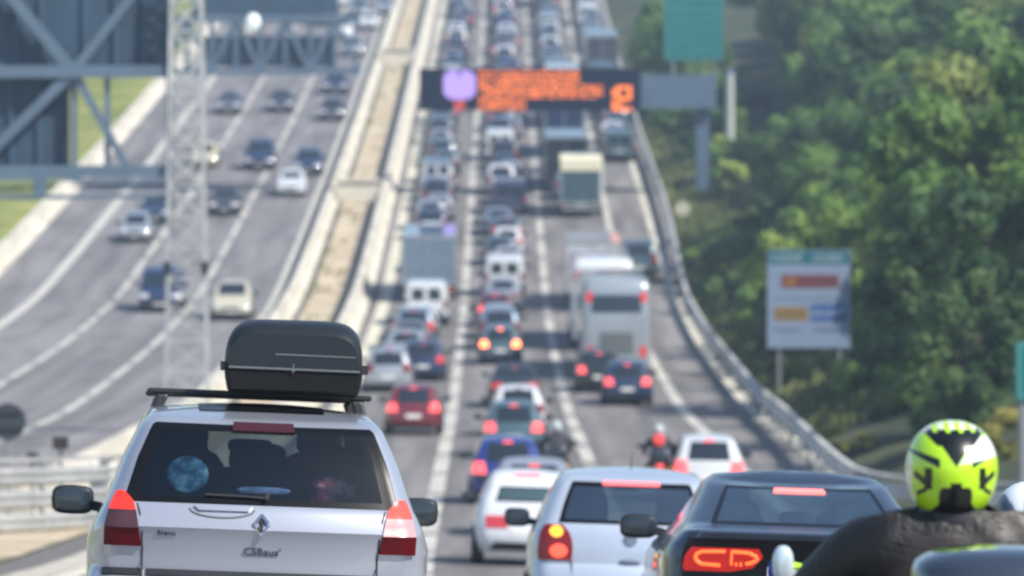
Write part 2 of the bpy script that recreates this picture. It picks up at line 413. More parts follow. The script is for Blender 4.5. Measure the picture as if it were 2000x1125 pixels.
def saloon(hw=.88, L=4.55, h=1.43):
    root = empty('saloon_car')
    rows = [.18, .3, .42, .55, .7, .8, .92, .97, 1.0, 1.02, 1.12, 1.22, 1.32, 1.36, 1.38]
    sh = shell(L, [(.18, .16), (.3, .04), (.55, 0), (.8, .03), (.92, .08), (.97, .2), (1.0, .62), (1.32, 1.25), (1.38, 1.5)],
               [(.18, L-.2), (.3, L-.05), (.5, L), (.62, L-.08), (.75, L-.4), (.92, L-1.25), (.97, L-1.4), (1.36, L-2.1), (1.38, L-2.25)],
               [(.18, hw-.1), (.3, hw-.02), (.6, hw), (.92, hw-.05), (1.0, hw-.12), (1.32, hw-.28), (1.38, hw-.34)], rows,
               rx=[(.2, .26), (.9, .22), (1.0, .16), (1.38, .12)], crown=.05, crown_z=1.1, bow=[(.2, .1), (1.4, .08)])
    sh.body('body', std_wins(1.0, 1.33), PAINT0, root)
    lamps(sh, root, (.62, 1.6), (.68, .86), third=(1.3, 1.325))
    finish(sh, root, hw, (-L/2+.95, L/2-.85), .32, (hw-.05, L/2-1.5, 1.0))
    return root
def estate(hw=.88, L=4.6, h=1.5, name='estate_car'):
    root = empty(name); k = h/1.5
    rows = [z*k for z in (.18, .3, .42, .55, .7, .85, .93, .97, 1.05, 1.15, 1.25, 1.35, 1.40, 1.43, 1.45)]
    sh = shell(L, [(.18, .14), (.3, .03), (.55, 0), (.8, .04), (.95*k, .08), (1.40*k, .34), (1.45*k, .5)],
               [(.18, L-.2), (.3, L-.05), (.55, L), (.68, L-.08), (.82*k, L-.5), (.93*k, L-1.15), (1.4*k, L-1.95), (1.45*k, L-2.2)],
               [(.18, hw-.1), (.3, hw-.02), (.6, hw), (.93*k, hw-.04), (1.40*k, hw-.24), (1.45*k, hw-.3)], rows,
               rx=[(.2, .26), (.9, .2), (1.3*k, .1), (1.45*k, .1)], crown=.05, crown_z=1.1, bow=[(.2, .1), (1.4, .05)])
    sh.body('body', std_wins(.95*k, 1.4*k), PAINT0, root)
    lamps(sh, root, (.8, 1.7), (.72, 1.04*k), third=(1.4*k, 1.44*k), slopeq=(.92, 1.6))
    finish(sh, root, hw, (-L/2+.85, L/2-.85), .32*k, (hw-.03, L/2-1.45, 1.02*k))
    m = MB()
    for s in (-1, 1):
        m = MB(); m.tube((s*(hw-.36), -L/2+.75, 1.50*k), (s*(hw-.36), L/2-2.2, 1.52*k), .018, 6); m.build('roof_rail', BLACK, root)
    return root
def van(hw=.97, L=4.9, h=1.95, name='panel_van'):
    root = empty(name); k = h/1.95
    rows = [z*k for z in (.2, .32, .5, .7, .9, 1.05, 1.12, 1.2, 1.35, 1.5, 1.65, 1.7, 1.8, 1.86, 1.9)]
    sh = shell(L, [(.2, .1), (.32, .0), (.5, 0), (.62, .06), (1.7*k, .12), (1.86*k, .16), (1.9*k, .25)],
               [(.2, L-.15), (.32, L-.02), (.6, L), (.85, L-.12), (1.05*k, L-.65), (1.7*k, L-1.3), (1.9*k, L-1.7)],
               [(.2, hw-.06), (.32, hw), (1.0*k, hw), (1.7*k, hw-.1), (1.9*k, hw-.18)], rows,
               rx=[(.2, .15), (1.9, .1)], crown=.03, crown_z=1.5, bow=[(.2, .04), (1.4, .03)], tp=.03)
    wins = [('rear_window', .12, .8, 1.1*k, 1.6*k, True, DGLASS), ('side_window', 2.65, 2.9, 1.1*k, 1.7*k, True, DGLASS), ('windscreen', 4.05, 5, 1.1*k, 1.72*k, False, DGLASS)]
    sh.q = sorted(set(QCOLS+[.12, .8]))
    sh.body('body', wins, PAINT0, root, lowz=.5)
    lamps(sh, root, (.92, 1.6), (.75, 1.15*k), hz=(.68, .86), plate_z=(.62, .73))
    finish(sh, root, hw, (-L/2+.9, L/2-.9), .33, (hw, L/2-1.2, 1.25*k))
    return root
def coach(hw=1.27, L=11.8, h=3.75):
    root = empty('coach')
    rows = [.3, .45, .8, 1.2, 1.5, 1.55, 2.0, 2.3, 2.45, 2.9, 3.05, 3.1, 3.3, 3.45, 3.6, 3.68]
    sh = shell(L, [(.3, .15), (.5, .0), (1.5, 0), (2.4, .04), (3.45, .22), (3.68, .45)], [(.3, L-.1), (.6, L), (1.5, L-.05), (3.2, L-.35), (3.68, L-.8)],
               [(.3, hw-.05), (.5, hw), (3.2, hw), (3.5, hw-.04), (3.68, hw-.14)], rows, rx=[(.3, .2), (3.6, .3)], bow=[(.3, .08), (3.6, .08)], crown=.02, crown_z=3, tp=.015, roofclose=(.9, .6, 0), roofrise=.07)
    sh.body('body', [('rear_window', -.93, .93, 2.45, 3.1, False, DGLASS), ('side_window', 2.05, 2.95, 1.55, 3.1, True, DGLASS), ('windscreen', 4, 5, 1.2, 3.1, False, DGLASS)], PAINT0, root, lowz=.4)
    for s in (-1, 1):
        sh.patch('tail_lamp', s*.84, s*1.15, .85, 1.25, BRAKE, root, .015); sh.patch('high_lamp', s*.9, s*1.3, 2.85, 3.2, LAMPDIM, root, .02)
        sh.patch('headlamp', s*4.05, s*4.4, .6, .85, HEAD, root, .015)
    sh.patch('engine_grille', -.6, .6, .95, 1.75, mat('grille_grey', (.12, .13, .14), .6), root, .012, 8, 4)
    sh.patch('number_plate', -.24, .24, .55, .66, PLATE, root, .016)
    wheels(root, hw, (-L/2+2.9, L/2-2.7), .5, .3); arches(root, sh, (-L/2+2.9, L/2-2.7), .5)
    return root
def boxtruck(hw=1.25, L=9.5, h=3.7, zf=1.0, name='box_lorry', boxm=None):
    root = empty(name)
    b = MB(); b.box(-hw, hw, -L/2, L/2-2.3, zf, h); o = b.build('cargo_box', boxm or PAINT0, root)
    bev = o.modifiers.new('b', 'BEVEL'); bev.width = .05; bev.segments = 2
    e = MB()
    for s in (-1, 1): e.box(s*hw-.04, s*hw+.04, -L/2-.03, -L/2+.05, zf, h)
    e.box(-hw, hw, -L/2-.03, -L/2+.04, h-.12, h+.01); e.box(-hw, hw, -L/2-.028, -L/2+.04, zf, zf+.12)
    e.box(-.025, .025, -L/2-.03, -L/2+.02, zf+.121, h-.121); e.build('door_frame', mat('galvanised', (.42, .44, .46), .45, .5), root)
    c = MB(); c.box(-hw+.08, hw-.08, L/2-2.15, L/2, .55, 2.75); o = c.build('cab', mat('cab_white', (.65, .66, .68), .4), root)
    bev = o.modifiers.new('b', 'BEVEL'); bev.width = .18; bev.segments = 3
    c = MB(); c.box(-hw+.2, hw-.2, L/2-.02, L/2+.012, 1.45, 2.4); c.build('windscreen', DGLASS, root)
    c = MB(); c.box(-.45, -.35, -L/2+.1, L/2-2, .6, zf-.02); c.box(.35, .45, -L/2+.1, L/2-2, .6, zf-.02); c.build('chassis', BLACK, root)
    c = MB(); c.box(-hw+.05, hw-.05, -L/2+.02, -L/2+.14, .45, .6); c.build('underrun_bar', mat('galvanised', (.42, .44, .46), .45, .5), root)
    for s in (-1, 1):
        c = MB(); c.box(s*.95-.2, s*.95+.2, -L/2-.02, -L/2+.06, .66, .82); c.build('tail_lamp', BRAKE, root)
        c = MB(); c.box(s*.9-.15, s*.9+.15, L/2, L/2+.02, .7, .9); c.build('headlamp', HEAD, root)
        c = MB(); c.box(s*.7-.28, s*.7+.28, -L/2+1.2, -L/2+1.23, .2, .95); c.build('mudflap', BLACK, root)
    c = MB(); c.box(-.26, .26, -L/2-.01, -L/2+.02, .68, .79); c.build('number_plate', PLATE, root)
    wheels(root, hw, (-L/2+2, L/2-1.2), .48, .3)
    return root
def camper(name='motorhome'):
    root = boxtruck(1.15, 7.0, 3.1, .75, name)
    L = 7.0
    m = MB(); m.box(-.8, .8, -L/2-.045, -L/2+.02, 1.25, 2.4); m.build('rear_window', mat('camper_glass', (.05, .09, .11), .15, spec=.8), root)
    m = MB(); m.box(-1.16, 1.16, -L/2-.06, L/2-2.31, 2.62, 3.16); m.build('roof_shell', mat('camper_cream', (.78, .74, .55), .5, var=.05), root)
    m = MB(); m.box(1.02, 1.17, -L/2-.058, -L/2+.3, .8, 2.618); m.build('corner_panel', mat('camper_white', (.7, .7, .68), .5), root)
    m = MB(); m.box(-1.1, 1.1, L/2-2.3, L/2-.4, 2.35, 3.1); o = m.build('overcab', PAINT0, root); bv = o.modifiers.new('b', 'BEVEL'); bv.width = .2; bv.segments = 3
    m = MB(); m.box(-.35, .35, -.2, .5, 3.1, 3.22); m.build('roof_hatch', mat('cream_plastic', (.6, .58, .5), .5), root)
    return root

# ------------------------------------------------------------------ riders
def skin_body(name, joints, edges, m, parent, sub=2):
    """joints: {key: (x,y,z,r)}; one continuous skin surface"""
    keys = list(joints); me = bpy.data.meshes.new(name)
    me.from_pydata([joints[k][:3] for k in keys], [(keys.index(a), keys.index(b)) for a, b in edges], [])
    o = bpy.data.objects.new(name, me); COL.objects.link(o)
    md = o.modifiers.new('skin', 'SKIN'); md.use_smooth_shade = True
    for i, k in enumerate(keys):
        r = joints[k][3]; rr = r if isinstance(r, tuple) else (r, r)
        me.skin_vertices[0].data[i].radius = rr
    me.skin_vertices[0].data[0].use_root = True
    s = o.modifiers.new('sub', 'SUBSURF'); s.levels = s.render_levels = sub
    dg = bpy.context.evaluated_depsgraph_get(); ev = o.evaluated_get(dg); m2 = bpy.data.meshes.new_from_object(ev)
    o.modifiers.clear(); o.data = m2; m2.materials.clear()
    m2.materials.append(m); m2.shade_smooth(); m2.polygons.foreach_set('material_index', [0]*len(m2.polygons)); o.parent = parent
    return o
def seated_rider(jm, trm, hm, lean=.22, wide=0.0, sh_r=.115):
    """person sitting on a motorcycle, origin on the ground below the seat, facing +y"""
    root = empty('person')
    J = {'pelvis': (0, 0, .86, (.17, .15)), 'waist': (0, .05, 1.02, (.165, .13)), 'chest': (0, lean*.75, 1.22, (.20, .14)), 'neck': (0, lean, 1.37, (.10, .09)), 'head': (0, lean+.05, 1.47, .075)}
    E = [('pelvis', 'waist'), ('waist', 'chest'), ('chest', 'neck'), ('neck', 'head')]
    for s, n in ((-1, 'l'), (1, 'r')):
        J['sh'+n] = (s*(.19+wide*.3), lean*.9, 1.31, sh_r*.85); J['el'+n] = (s*(.33+wide), lean+.18, 1.10, .062); J['wr'+n] = (s*(.31+wide*.6), lean+.43, 1.02, .042); J['ha'+n] = (s*(.30+wide*.5), lean+.50, 1.02, .04)
        J['hp'+n] = (s*.12, .04, .83, .11); J['kn'+n] = (s*.24, .40, .72, .078); J['an'+n] = (s*.21, .12, .36, .05); J['to'+n] = (s*.22, .28, .30, .04)
        E += [('chest', 'sh'+n), ('sh'+n, 'el'+n), ('el'+n, 'wr'+n), ('wr'+n, 'ha'+n), ('pelvis', 'hp'+n), ('hp'+n, 'kn'+n), ('kn'+n, 'an'+n), ('an'+n, 'to'+n)]
    skin_body('body', J, E, jm, root)
    m = MB(); m.ell((0, lean+.07, 1.53), (.125, .15, .14), 20, 14, pw=.92); m.build('helmet', hm, root)
    for s in (-1, 1):
        m = MB()
        for k in range(4):
            x = s*(.30+wide*.5)-.035+.022*k; y = lean+.52
            m.tube((x, y-.01, 1.045), (x, y+.045, 1.04-.004*k), .0115, 6); m.tube((x, y+.045, 1.04-.004*k), (x, y+.035, .998), .0105, 6)
        x = s*(.30+wide*.5)-s*.045; m.tube((x, y-.03, 1.02), (x-s*.012, y+.02, 1.0), .012, 6)
        m.build('glove', BLACK, root)
    return root
def motorcycle(name, bm_, case=True, lampm=BRAKE, screen=True):
    root = empty(name)
    for y in (-.68, .72):
        e = empty('wheel', (0, y, .31)); e.parent = root
        m = MB(); m.lathe([(.2, -.05), (.28, -.065), (.31, -.02), (.31, .02), (.28, .065), (.2, .05)], 24); m.build('tyre', RUBBER, e)
        m = MB(); m.lathe([(.21, -.04), (.2, .0), (.21, .04)], 24)
        for k in range(6): a = k*pi/3; m.tube((0, 0, 0), (0, .2*cos(a), .2*sin(a)), .014, 5)
        m.build('rim', RIM, e)
    m = MB(); m.ell((0, .25, .80), (.15, .3, .16), 14, 8, pw=.8); m.build('fuel_tank', bm_, root)
    m = MB(); m.ell((0, -.18, .78), (.14, .42, .08), 14, 8, pw=.7); m.build('seat', BLACK, root)
    m = MB(); m.ell((0, .1, .48), (.17, .3, .2), 12, 8, pw=.7); m.build('engine', mat('engine_grey', (.1, .1, .11), .5, .6), root)
    m = MB(); m.ell((0, -.62, .80), (.12, .25, .09), 14, 8, pw=.8); m.build('tail_fairing', bm_, root)
    m = MB(); m.ell((0, .78, .95), (.2, .22, .2), 14, 8, pw=.85); m.build('front_fairing', bm_, root)
    if screen: m = MB(); m.ell((0, .72, 1.12), (.17, .03, .16), 14, 8, M=Matrix.Rotation(-.5, 3, 'X')); m.build('windshield', CGLASS, root)
    m = MB(); m.tube((-.36, .55, 1.0), (-.18, .62, .98), .017, 8); m.tube((-.18, .62, .98), (.18, .62, .98), .017, 8); m.tube((.18, .62, .98), (.36, .55, 1.0), .017, 8); m.build('handlebar', BLACK, root)
    for s in (-1, 1):
        m = MB(); m.tube((s*.07, .66, .95), (s*.07, .73, .31), .028, 8); m.build('fork', CHROME, root)
        if not screen: m = MB(); m.tube((s*.3, .58, 1.0), (s*.33, .60, 1.03), .009, 6); m.build('mirror_mount', BLACK, root); continue
        m = MB(); m.tube((s*.3, .58, 1.0), (s*.38, .62, 1.17), .009, 6); m.ell((s*.42, .62, 1.2), (.075, .025, .045), 12, 8); m.build('mirror', BLACK, root)
        m = MB(); m.box(s*.04-.015, s*.04+.015, -.72, 0, .36, .42); m.build('swingarm', BLACK, root)
        m = MB(); m.ell((s*.22, -.86, .74), (.03, .03, .022), 8, 6); m.build('indicator', AMBER, root)
    m = MB(); m.ell((0, -.86, .80), (.09, .04, .04), 12, 8); m.build('tail_lamp', lampm, root)
    m = MB(); m.tube((.14, .1, .4), (.18, -.75, .5), .05, 10); m.build('exhaust', CHROME, root)
    m = MB(); m.box(-.1, .1, -.9, -.885, .5, .7); m.build('number_plate', PLATE, root)
    if case:
        m = MB(); m.ell((0, -.72, 1.02), (.25, .2, .16), 18, 12, pw=.6); m.build('top_case', bm_, root)
    return root

# ------------------------------------------------------------------ placing
def pose(o, x, D, L=0, yaw=None, oncoming=False, roll=None):
    """put a vehicle so that its end facing the camera stands at depth D"""
    yc = D + L/2
    c = (CL(yc+2)-CL(yc-2))/4
    o.location = (x + (c*L/2 if L else 0), yc, gz(x, yc) + .012)
    sp = slope(x, yc); rl = atan(crossfall(yc)) if roll is None else roll
    y = -atan(c) if yaw is None else yaw
    o.rotation_euler = (-sp, -rl, pi + y) if oncoming else (sp, rl, y)

def pose_rear(o, x, D, L, yaw, dz=0, dr=0):
    xc, yc = x - sin(yaw)*L/2, D + cos(yaw)*L/2
    o.location = (xc, yc, gz(xc, yc) + .012 + dz); o.rotation_euler = (slope(xc, yc), atan(crossfall(yc))+dr, yaw)
# ================================================================== THE SETTING
DS = [-100, -60, -30, -10] + [5*i for i in range(1, 124)] + [660, 720, 800, 900, 1000]
DSF = sorted(DS+[97, 99, 101, 102, 103, 104, 106, 107, 108, 109, 112])
MED_L, MED_R = -10.3, -7.25          # median barriers, relative to x of the straight part
def sx(D): return CL(D) + 2.3        # lateral shift of everything in the near bend
RE = pchip([-120, 60, 95, 103, 105, 108, 112, 130, 145, 178, 223, 283, 340, 600, 1000], [20, 16, 15, 12.4, 10.2, 8.75, 8.25, 8.4, 8.55, 8.75, 8.65, 9.25, 9.05, 8.95, 8.8])
def right_off(D):                    # how far the right road edge departs from the parallel line
    return RE(D) - sx(D) - 8.9
def strip(name, xa, xb, dz, m, D0=-100, D1=1000, thick=None, kind='structure', follow=True, step=None):
    mb = MB(); ds = [d for d in DSF if D0 < d < D1]; ds = [D0]+ds+[D1]
    pr = None
    for d in ds:
        s = sx(d) if follow else 0
        a = (xa(d) if callable(xa) else xa) + s; b = (xb(d) if callable(xb) else xb) + s
        n = max(1, int(abs(b-a)/3)); row = [((a+(b-a)*i/n), d, gz(a+(b-a)*i/n, d)+dz) for i in range(n+1)]
        if pr:
            for i in range(min(n, len(pr)-1)): mb.quad(pr[i], pr[i+1], row[i+1], row[i])
        pr = row
    o = mb.build(name, m, smooth=True, fixn=False); tag(o, kind=kind)
    return o
asphalt = ramp_mat('asphalt', [(.3, (.175, .163, .160)), (.5, (.205, .192, .188)), (.7, (.24, .226, .222))], .35, .82, bump=.35, bscale=60, stretch=(1.3, .12, 1), fine=(25, .16), streak=.32)
asphalt2 = ramp_mat('asphalt_oncoming', [(.3, (.18, .168, .172)), (.5, (.21, .197, .202)), (.7, (.245, .232, .235))], .3, .8, bump=.3, bscale=60, stretch=(1.3, .1, 1), fine=(25, .14), streak=.26)
soil = ramp_mat('dry_soil', [(.3, (.34, .26, .16)), (.45, (.46, .37, .25)), (.6, (.55, .47, .34)), (.75, (.62, .56, .46))], .5, .95, bump=.6, bscale=8, fine=(6, .25))
grass = ramp_mat('grass', [(.3, (.13, .16, .035)), (.5, (.21, .24, .05)), (.7, (.36, .34, .12))], .25, .95, bump=.8, bscale=5, fine=(3, .3))
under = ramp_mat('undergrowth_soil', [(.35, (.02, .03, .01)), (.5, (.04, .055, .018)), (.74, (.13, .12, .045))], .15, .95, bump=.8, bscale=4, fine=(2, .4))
markm = ramp_mat('road_paint', [(.3, (.40, .38, .34)), (.55, (.56, .54, .49)), (.75, (.66, .63, .58))], .8, .7, bump=.1, fine=(12, .18))
yellowm = ramp_mat('edge_paint', [(.3, (.55, .52, .40)), (.7, (.72, .69, .56))], .8, .7, bump=.1, fine=(12, .15))
concrete = ramp_mat('concrete', [(.3, (.46, .43, .36)), (.55, (.62, .58, .49)), (.75, (.70, .67, .58))], .7, .85, bump=.3, bscale=14, stretch=(1, .3, 1.6), fine=(9, .15))
steel = ramp_mat('galvanised_steel', [(.3, (.34, .345, .34)), (.7, (.52, .52, .51))], 1.2, .5, bump=.05, fine=(10, .1))
for m_ in (steel,): m_.node_tree.nodes['Principled BSDF'].inputs['Metallic'].default_value = .35

# terrain: one sheet that follows the valley, banks on both sides
def terr(x, D):
    xs = x - sx(D); z = gz(x, D)
    e = 9.6 + right_off(D)
    n = noise.noise(Vector((x*.05, D*.03, 0)))*1.2 + noise.noise(Vector((x*.2, D*.15, 3)))*.3
    if xs > e: t = xs-e; z += min(t, 30)*.20 + max(0, min(t-30, 200))*.12 + n*min(1, t/5)
    elif xs < -26.6: t = -26.6-xs; z += min(t, 60)*.10 + n*min(1, t/5) - min(t, 3)*.1
    else: z -= .25
    return z
mb = MB(); DT = sorted(DS+[97, 99, 101, 102, 103, 104, 106, 107, 108, 109, 112]); XS = [-400, -250, -150, -100, -75, -60, -50, -44, -39, -35, -32, -30, -28.3, -27, -26.2, -18, -8, 0, 7, 9.4, 10.4, 12, 14, 17, 20, 24, 28, 34, 42, 52, 66, 85, 110, 150, 250, 400]
prev = None
for d in DT:
    s = sx(d) if d > 5 else sx(5)
    row = []
    for x in XS:
        xx = x + s + (right_off(d) if x > 8 else 0); row.append((xx, d, terr(xx, d)))
    if prev:
        for i in range(len(row)-1):
            xm = XS[i]
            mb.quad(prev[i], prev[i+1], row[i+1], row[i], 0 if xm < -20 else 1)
    prev = row
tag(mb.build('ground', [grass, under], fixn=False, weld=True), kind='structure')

strip('road', -6.7, lambda d: 8.4 + right_off(d), 0.0, asphalt)
strip('kerb_strip', 7.35, 7.75, .012, concrete, 113)
strip('oncoming_road', -25.4, -10.6, 0.0, asphalt2)
strip('median', MED_L+.75, MED_R-.95, .05, soil)
strip('barrier_shade', MED_L+.2, MED_L+.75, .02, mat('gap_shade', (.14, .13, .12), .9, var=.3)); strip('barrier_shade', MED_R-.95, MED_R-.2, .02, mat('gap_shade', (.14, .13, .12), .9, var=.3))  # barrier shade, painted as dark strips along the median edges
strip('median_verge', MED_R+.2, -6.7, .02, concrete)
def dashes(name, x, w, on, off, m, D0=30, D1=640):
    mb = MB(); d = D0
    while d < D1:
        n = max(1, int(on/3)); pp = None
        for k in range(n+1):
            dd = d+on*k/n; xx = x+sx(dd); r = [(xx-w/2, dd, gz(xx-w/2, dd)+.006), (xx+w/2, dd, gz(xx+w/2, dd)+.006)]
            if pp: mb.quad(pp[0], pp[1], r[1], r[0])
            pp = r
        d += on+off
    tag(mb.build(name, m, smooth=False, fixn=False), kind='structure')
strip('edge_marking', -6.3, -5.75, .006, yellowm)
dashes('lane_marking', -2.3, .36, 9, 1.2, markm, 24); dashes('lane_marking', 1.5, .34, 9, 1.8, markm, 24)
strip('edge_marking', 5.1, 5.45, .006, markm)
strip('edge_marking', -11.4, -11.1, .006, markm)
dashes('lane_marking', -14.9, .29, 9, 1.5, markm); dashes('lane_marking', -18.65, .29, 9, 1.5, markm)
strip('edge_marking', -22.7, -22.2, .006, markm)
# thin dark strips across the carriageways
jm = mat('strip_dark', (.03, .03, .035), .8, var=.2)
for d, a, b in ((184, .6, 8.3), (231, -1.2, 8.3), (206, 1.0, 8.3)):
    strip('cross_strip', a, b, .010, jm, d, d+.75)
strip('cross_strip', -25.3, -13.5, .010, jm, 302, 303.4)

# ------------------------------------------------------------------ barriers
def jersey(name, x, label, h=.85, w=.62, D0=52, D1=640, m=concrete, cat='barrier', group=None):
    mb = MB(); prof = [(-w/2, 0), (-w/2, .12), (-w*.28, .3), (-w*.17, h), (w*.17, h), (w*.28, .3), (w/2, .12), (w/2, 0)]
    pr = None
    for d in [D0]+[q for q in DSF if D0 < q < D1]+[D1]:
        xx = (x(d) if callable(x) else x)+sx(d); row = [(xx+a, d, gz(xx, d)+b-.02) for a, b in prof]
        if pr:
            for i in range(len(row)-1): mb.quad(pr[i], pr[i+1], row[i+1], row[i])
        else: mb.add(row, [tuple(range(8))])
        pr = row
    o = mb.build(name, m, angle=25); tag(o, label, cat, group); return o
jersey('concrete_barrier', MED_L, 'long pale concrete barrier along the oncoming side of the median', .8, .85, 98)
jersey('concrete_barrier', MED_R, 'long pale concrete barrier along the queue side of the median', .85, 1.0, 100)
jersey('concrete_barrier', -25.9, 'wide pale concrete barrier between the oncoming road and the grass bank', .75, 1.35, 120)
# block-shaped covers across the median
for py, px, w, lb in ((395, 711, 2.3, 'cream concrete block bridging the median below the display board'), (128, 800, 2.4, 'cream concrete block bridging the median far above the display board')):
    d = D_at(py); x0 = -8.75+sx(d); b = MB(); b.box(-w/2, w/2, -.7, .7, 0, 1.15); b.box(-w/2-.12, w/2+.12, -.85, .85, 1.152, 1.34)
    o = b.build('concrete_block', concrete, smooth=False); bv = o.modifiers.new('b', 'BEVEL'); bv.width = .04; bv.segments = 2
    o.location = (x0, d, gz(x0, d)); tag(o, lb, 'concrete block')
def wprof():   # W-beam cross-section (offset towards traffic, height)
    return [(0, .0), (.03, .02), (.08, .07), (.08, .11), (.02, .15), (.02, .17), (.08, .21), (.08, .25), (.03, .30), (0, .32)]
def guardrail(pts, label, heights=(.45,), post_step=4, side=1, maxposts=95, cap=True, base=.0, pm=None):
    """pts: list of (x, D); rails on posts"""
    root = empty('guardrail', (pts[0][0], pts[0][1], gz(*pts[0]))); tag(root, label, 'guardrail')
    O = Vector(root.location)
    # resample
    P = [Vector((x, d, 0)) for x, d in pts]; out = [P[0]]
    for a, b in zip(P, P[1:]):
        L = (b-a).length; n = max(1, int(L/2.0))
        for k in range(1, n+1): out.append(a+(b-a)*k/n)
    for h in heights:
        mb = MB(); pr = None
        for i, p in enumerate(out):
            t = (out[min(i+1, len(out)-1)]-out[max(i-1, 0)]).normalized(); nrm = Vector((-t.y, t.x, 0))*side; g = gz(p.x, p.y)+base
            row = [Vector((p.x, p.y, g+h+z)) + nrm*o_ - O for o_, z in wprof()]
            if pr:
                for k in range(len(row)-1): mb.quad(pr[k], pr[k+1], row[k+1], row[k])
            pr = row
        mb.build('rail', pm or steel, root, angle=70)
    if cap:
        mb = MB(); pr = None
        for i, p in enumerate(out):
            g = gz(p.x, p.y)+base+max(heights)+.42; row = [Vector((p.x+a, p.y, g+b))-O for a, b in ((-.07, 0), (.07, 0), (.07, .07), (-.07, .07))]
            if pr:
                for k in range(4): mb.quad(pr[k], pr[(k+1) % 4], row[(k+1) % 4], row[k])
            pr = row
        mb.build('top_rail', pm or steel, root)
    cum = 0; nxt = 0; cnt = 0; last = out[0]; proto = None
    for p in out:
        cum += (p-last).length; last = p
        if cum >= nxt and cnt < maxposts:
            nxt += post_step; cnt += 1
            if proto is None:
                m = MB(); m.box(-.06, .06, -.05, .05, -.1, max(heights)+.42); proto = m.build('post', mat('post_steel', (.3, .31, .32), .5, .4), root); c = proto
            else:
                c = proto.copy(); COL.objects.link(c)
            c.location = Vector((p.x, p.y, gz(p.x, p.y)+base)) - O + Vector((0, 0, 0))
    return root
rp = [(8.15+sx(d)+right_off(d), d) for d in ([60, 80, 95, 100, 102, 103, 104, 105, 106, 107, 108, 110, 112, 118, 124, 130, 145, 165, 190]+list(range(210, 500, 20)))]
pale_steel = ramp_mat('pale_steel', [(.3, (.42, .42, .42)), (.7, (.62, .61, .59))], 1.2, .55, bump=.05, fine=(10, .1))
guardrail(rp, 'long steel guardrail on posts along the right shoulder below the trees', (.42,), 4.6, side=1, pm=pale_steel)
nr = [(-16, 80), (-11, 84), (-9.3, 86.5), (-8.2, 89), (-7.35, 92), (-6.95, 96), (-6.75, 101)]
guardrail(nr, 'triple-rail pale steel guardrail curving round the near end of the median', (.06, .46, .86), 2.0, side=-1, cap=True, pm=steel)
def block(name, mats, boxes, loc, label, cat, bevel=.03, group=None):
    b = MB()
    for bx in boxes: b.box(*bx)
    o = b.build(name, mats, smooth=False); o.location = loc
    if bevel: bv = o.modifiers.new('b', 'BEVEL'); bv.width = bevel; bv.segments = 2
    tag(o, label, cat, group); return o
xx = X(200, 93); block('barrier_end', mat('white_concrete', (.72, .70, .66), .8, var=.1), [(-.22, .22, -.4, .4, 0, 1.25)], (xx, 93, gz(xx, 93)), 'white concrete end post of the median beside the silver car', 'barrier end', .06)
strip('near_median', lambda d: -16-sx(d), lambda d: -5.5-sx(d)-max(0, (d-30))*.012, .03, ramp_mat('pale_gravel', [(.3, (.38, .35, .3)), (.7, (.55, .52, .45))], .8, .95, bump=.5, fine=(10, .2)), 18, 97)

# round sign seen from behind, two small dark boxes on the near median
def round_sign(px, py_c, D, r, label):
    x = X(px, D); g = gz(x, D); zc = Z(py_c, D)
    root = empty('road_sign', (x, D, g)); tag(root, label, 'road sign')
    m = MB(); m.lathe([(.0, -.012), (r, -.012), (r, .012), (0, .012)], 32, 'y', (0, 0, zc-g)); m.build('sign_disc', mat('sign_back', (.05, .06, .075), .5, .3), root)
    m = MB(); m.tube((0, .05, 0), (0, .05, zc-g+r*.8), .035, 10); m.build('post', mat('post_steel', (.3, .31, .32), .5, .4), root)
    m = MB(); m.box(-r*.7, r*.7, -.04, -.014, zc-g+.12, zc-g+.16); m.box(-r*.7, r*.7, -.04, -.014, zc-g-.16, zc-g-.12); m.build('bracket', BLACK, root)
round_sign(14, 824, 92, .33, 'dark back of a round road sign at the left edge')
for px, py, s, lb in ((117, 866, .14, 'small dark lamp box standing on the near median, larger of two'), (62, 893, .1, 'small dark lamp box beside the round sign post')):
    d = 96; x = X(px, d); g = gz(x, d); h = Z(py, d)-g
    root = empty('warning_lamp', (x, d, g)); tag(root, lb, 'warning lamp')
    m = MB(); m.box(-s, s, -.08, .08, h-s*.8, h+s*.8); m.build('lamp_housing', BLACK, root)
    m = MB(); m.lathe([(.0, -.10), (s*.6, -.10), (s*.6, -.075)], 16, 'y', (0, 0, h)); m.build('lens', mat('dark_lens', (.06, .045, .04), .2), root)
    m = MB(); m.tube((0, 0, 0), (0, 0, h), .025, 8); m.build('stem', BLACK, root)

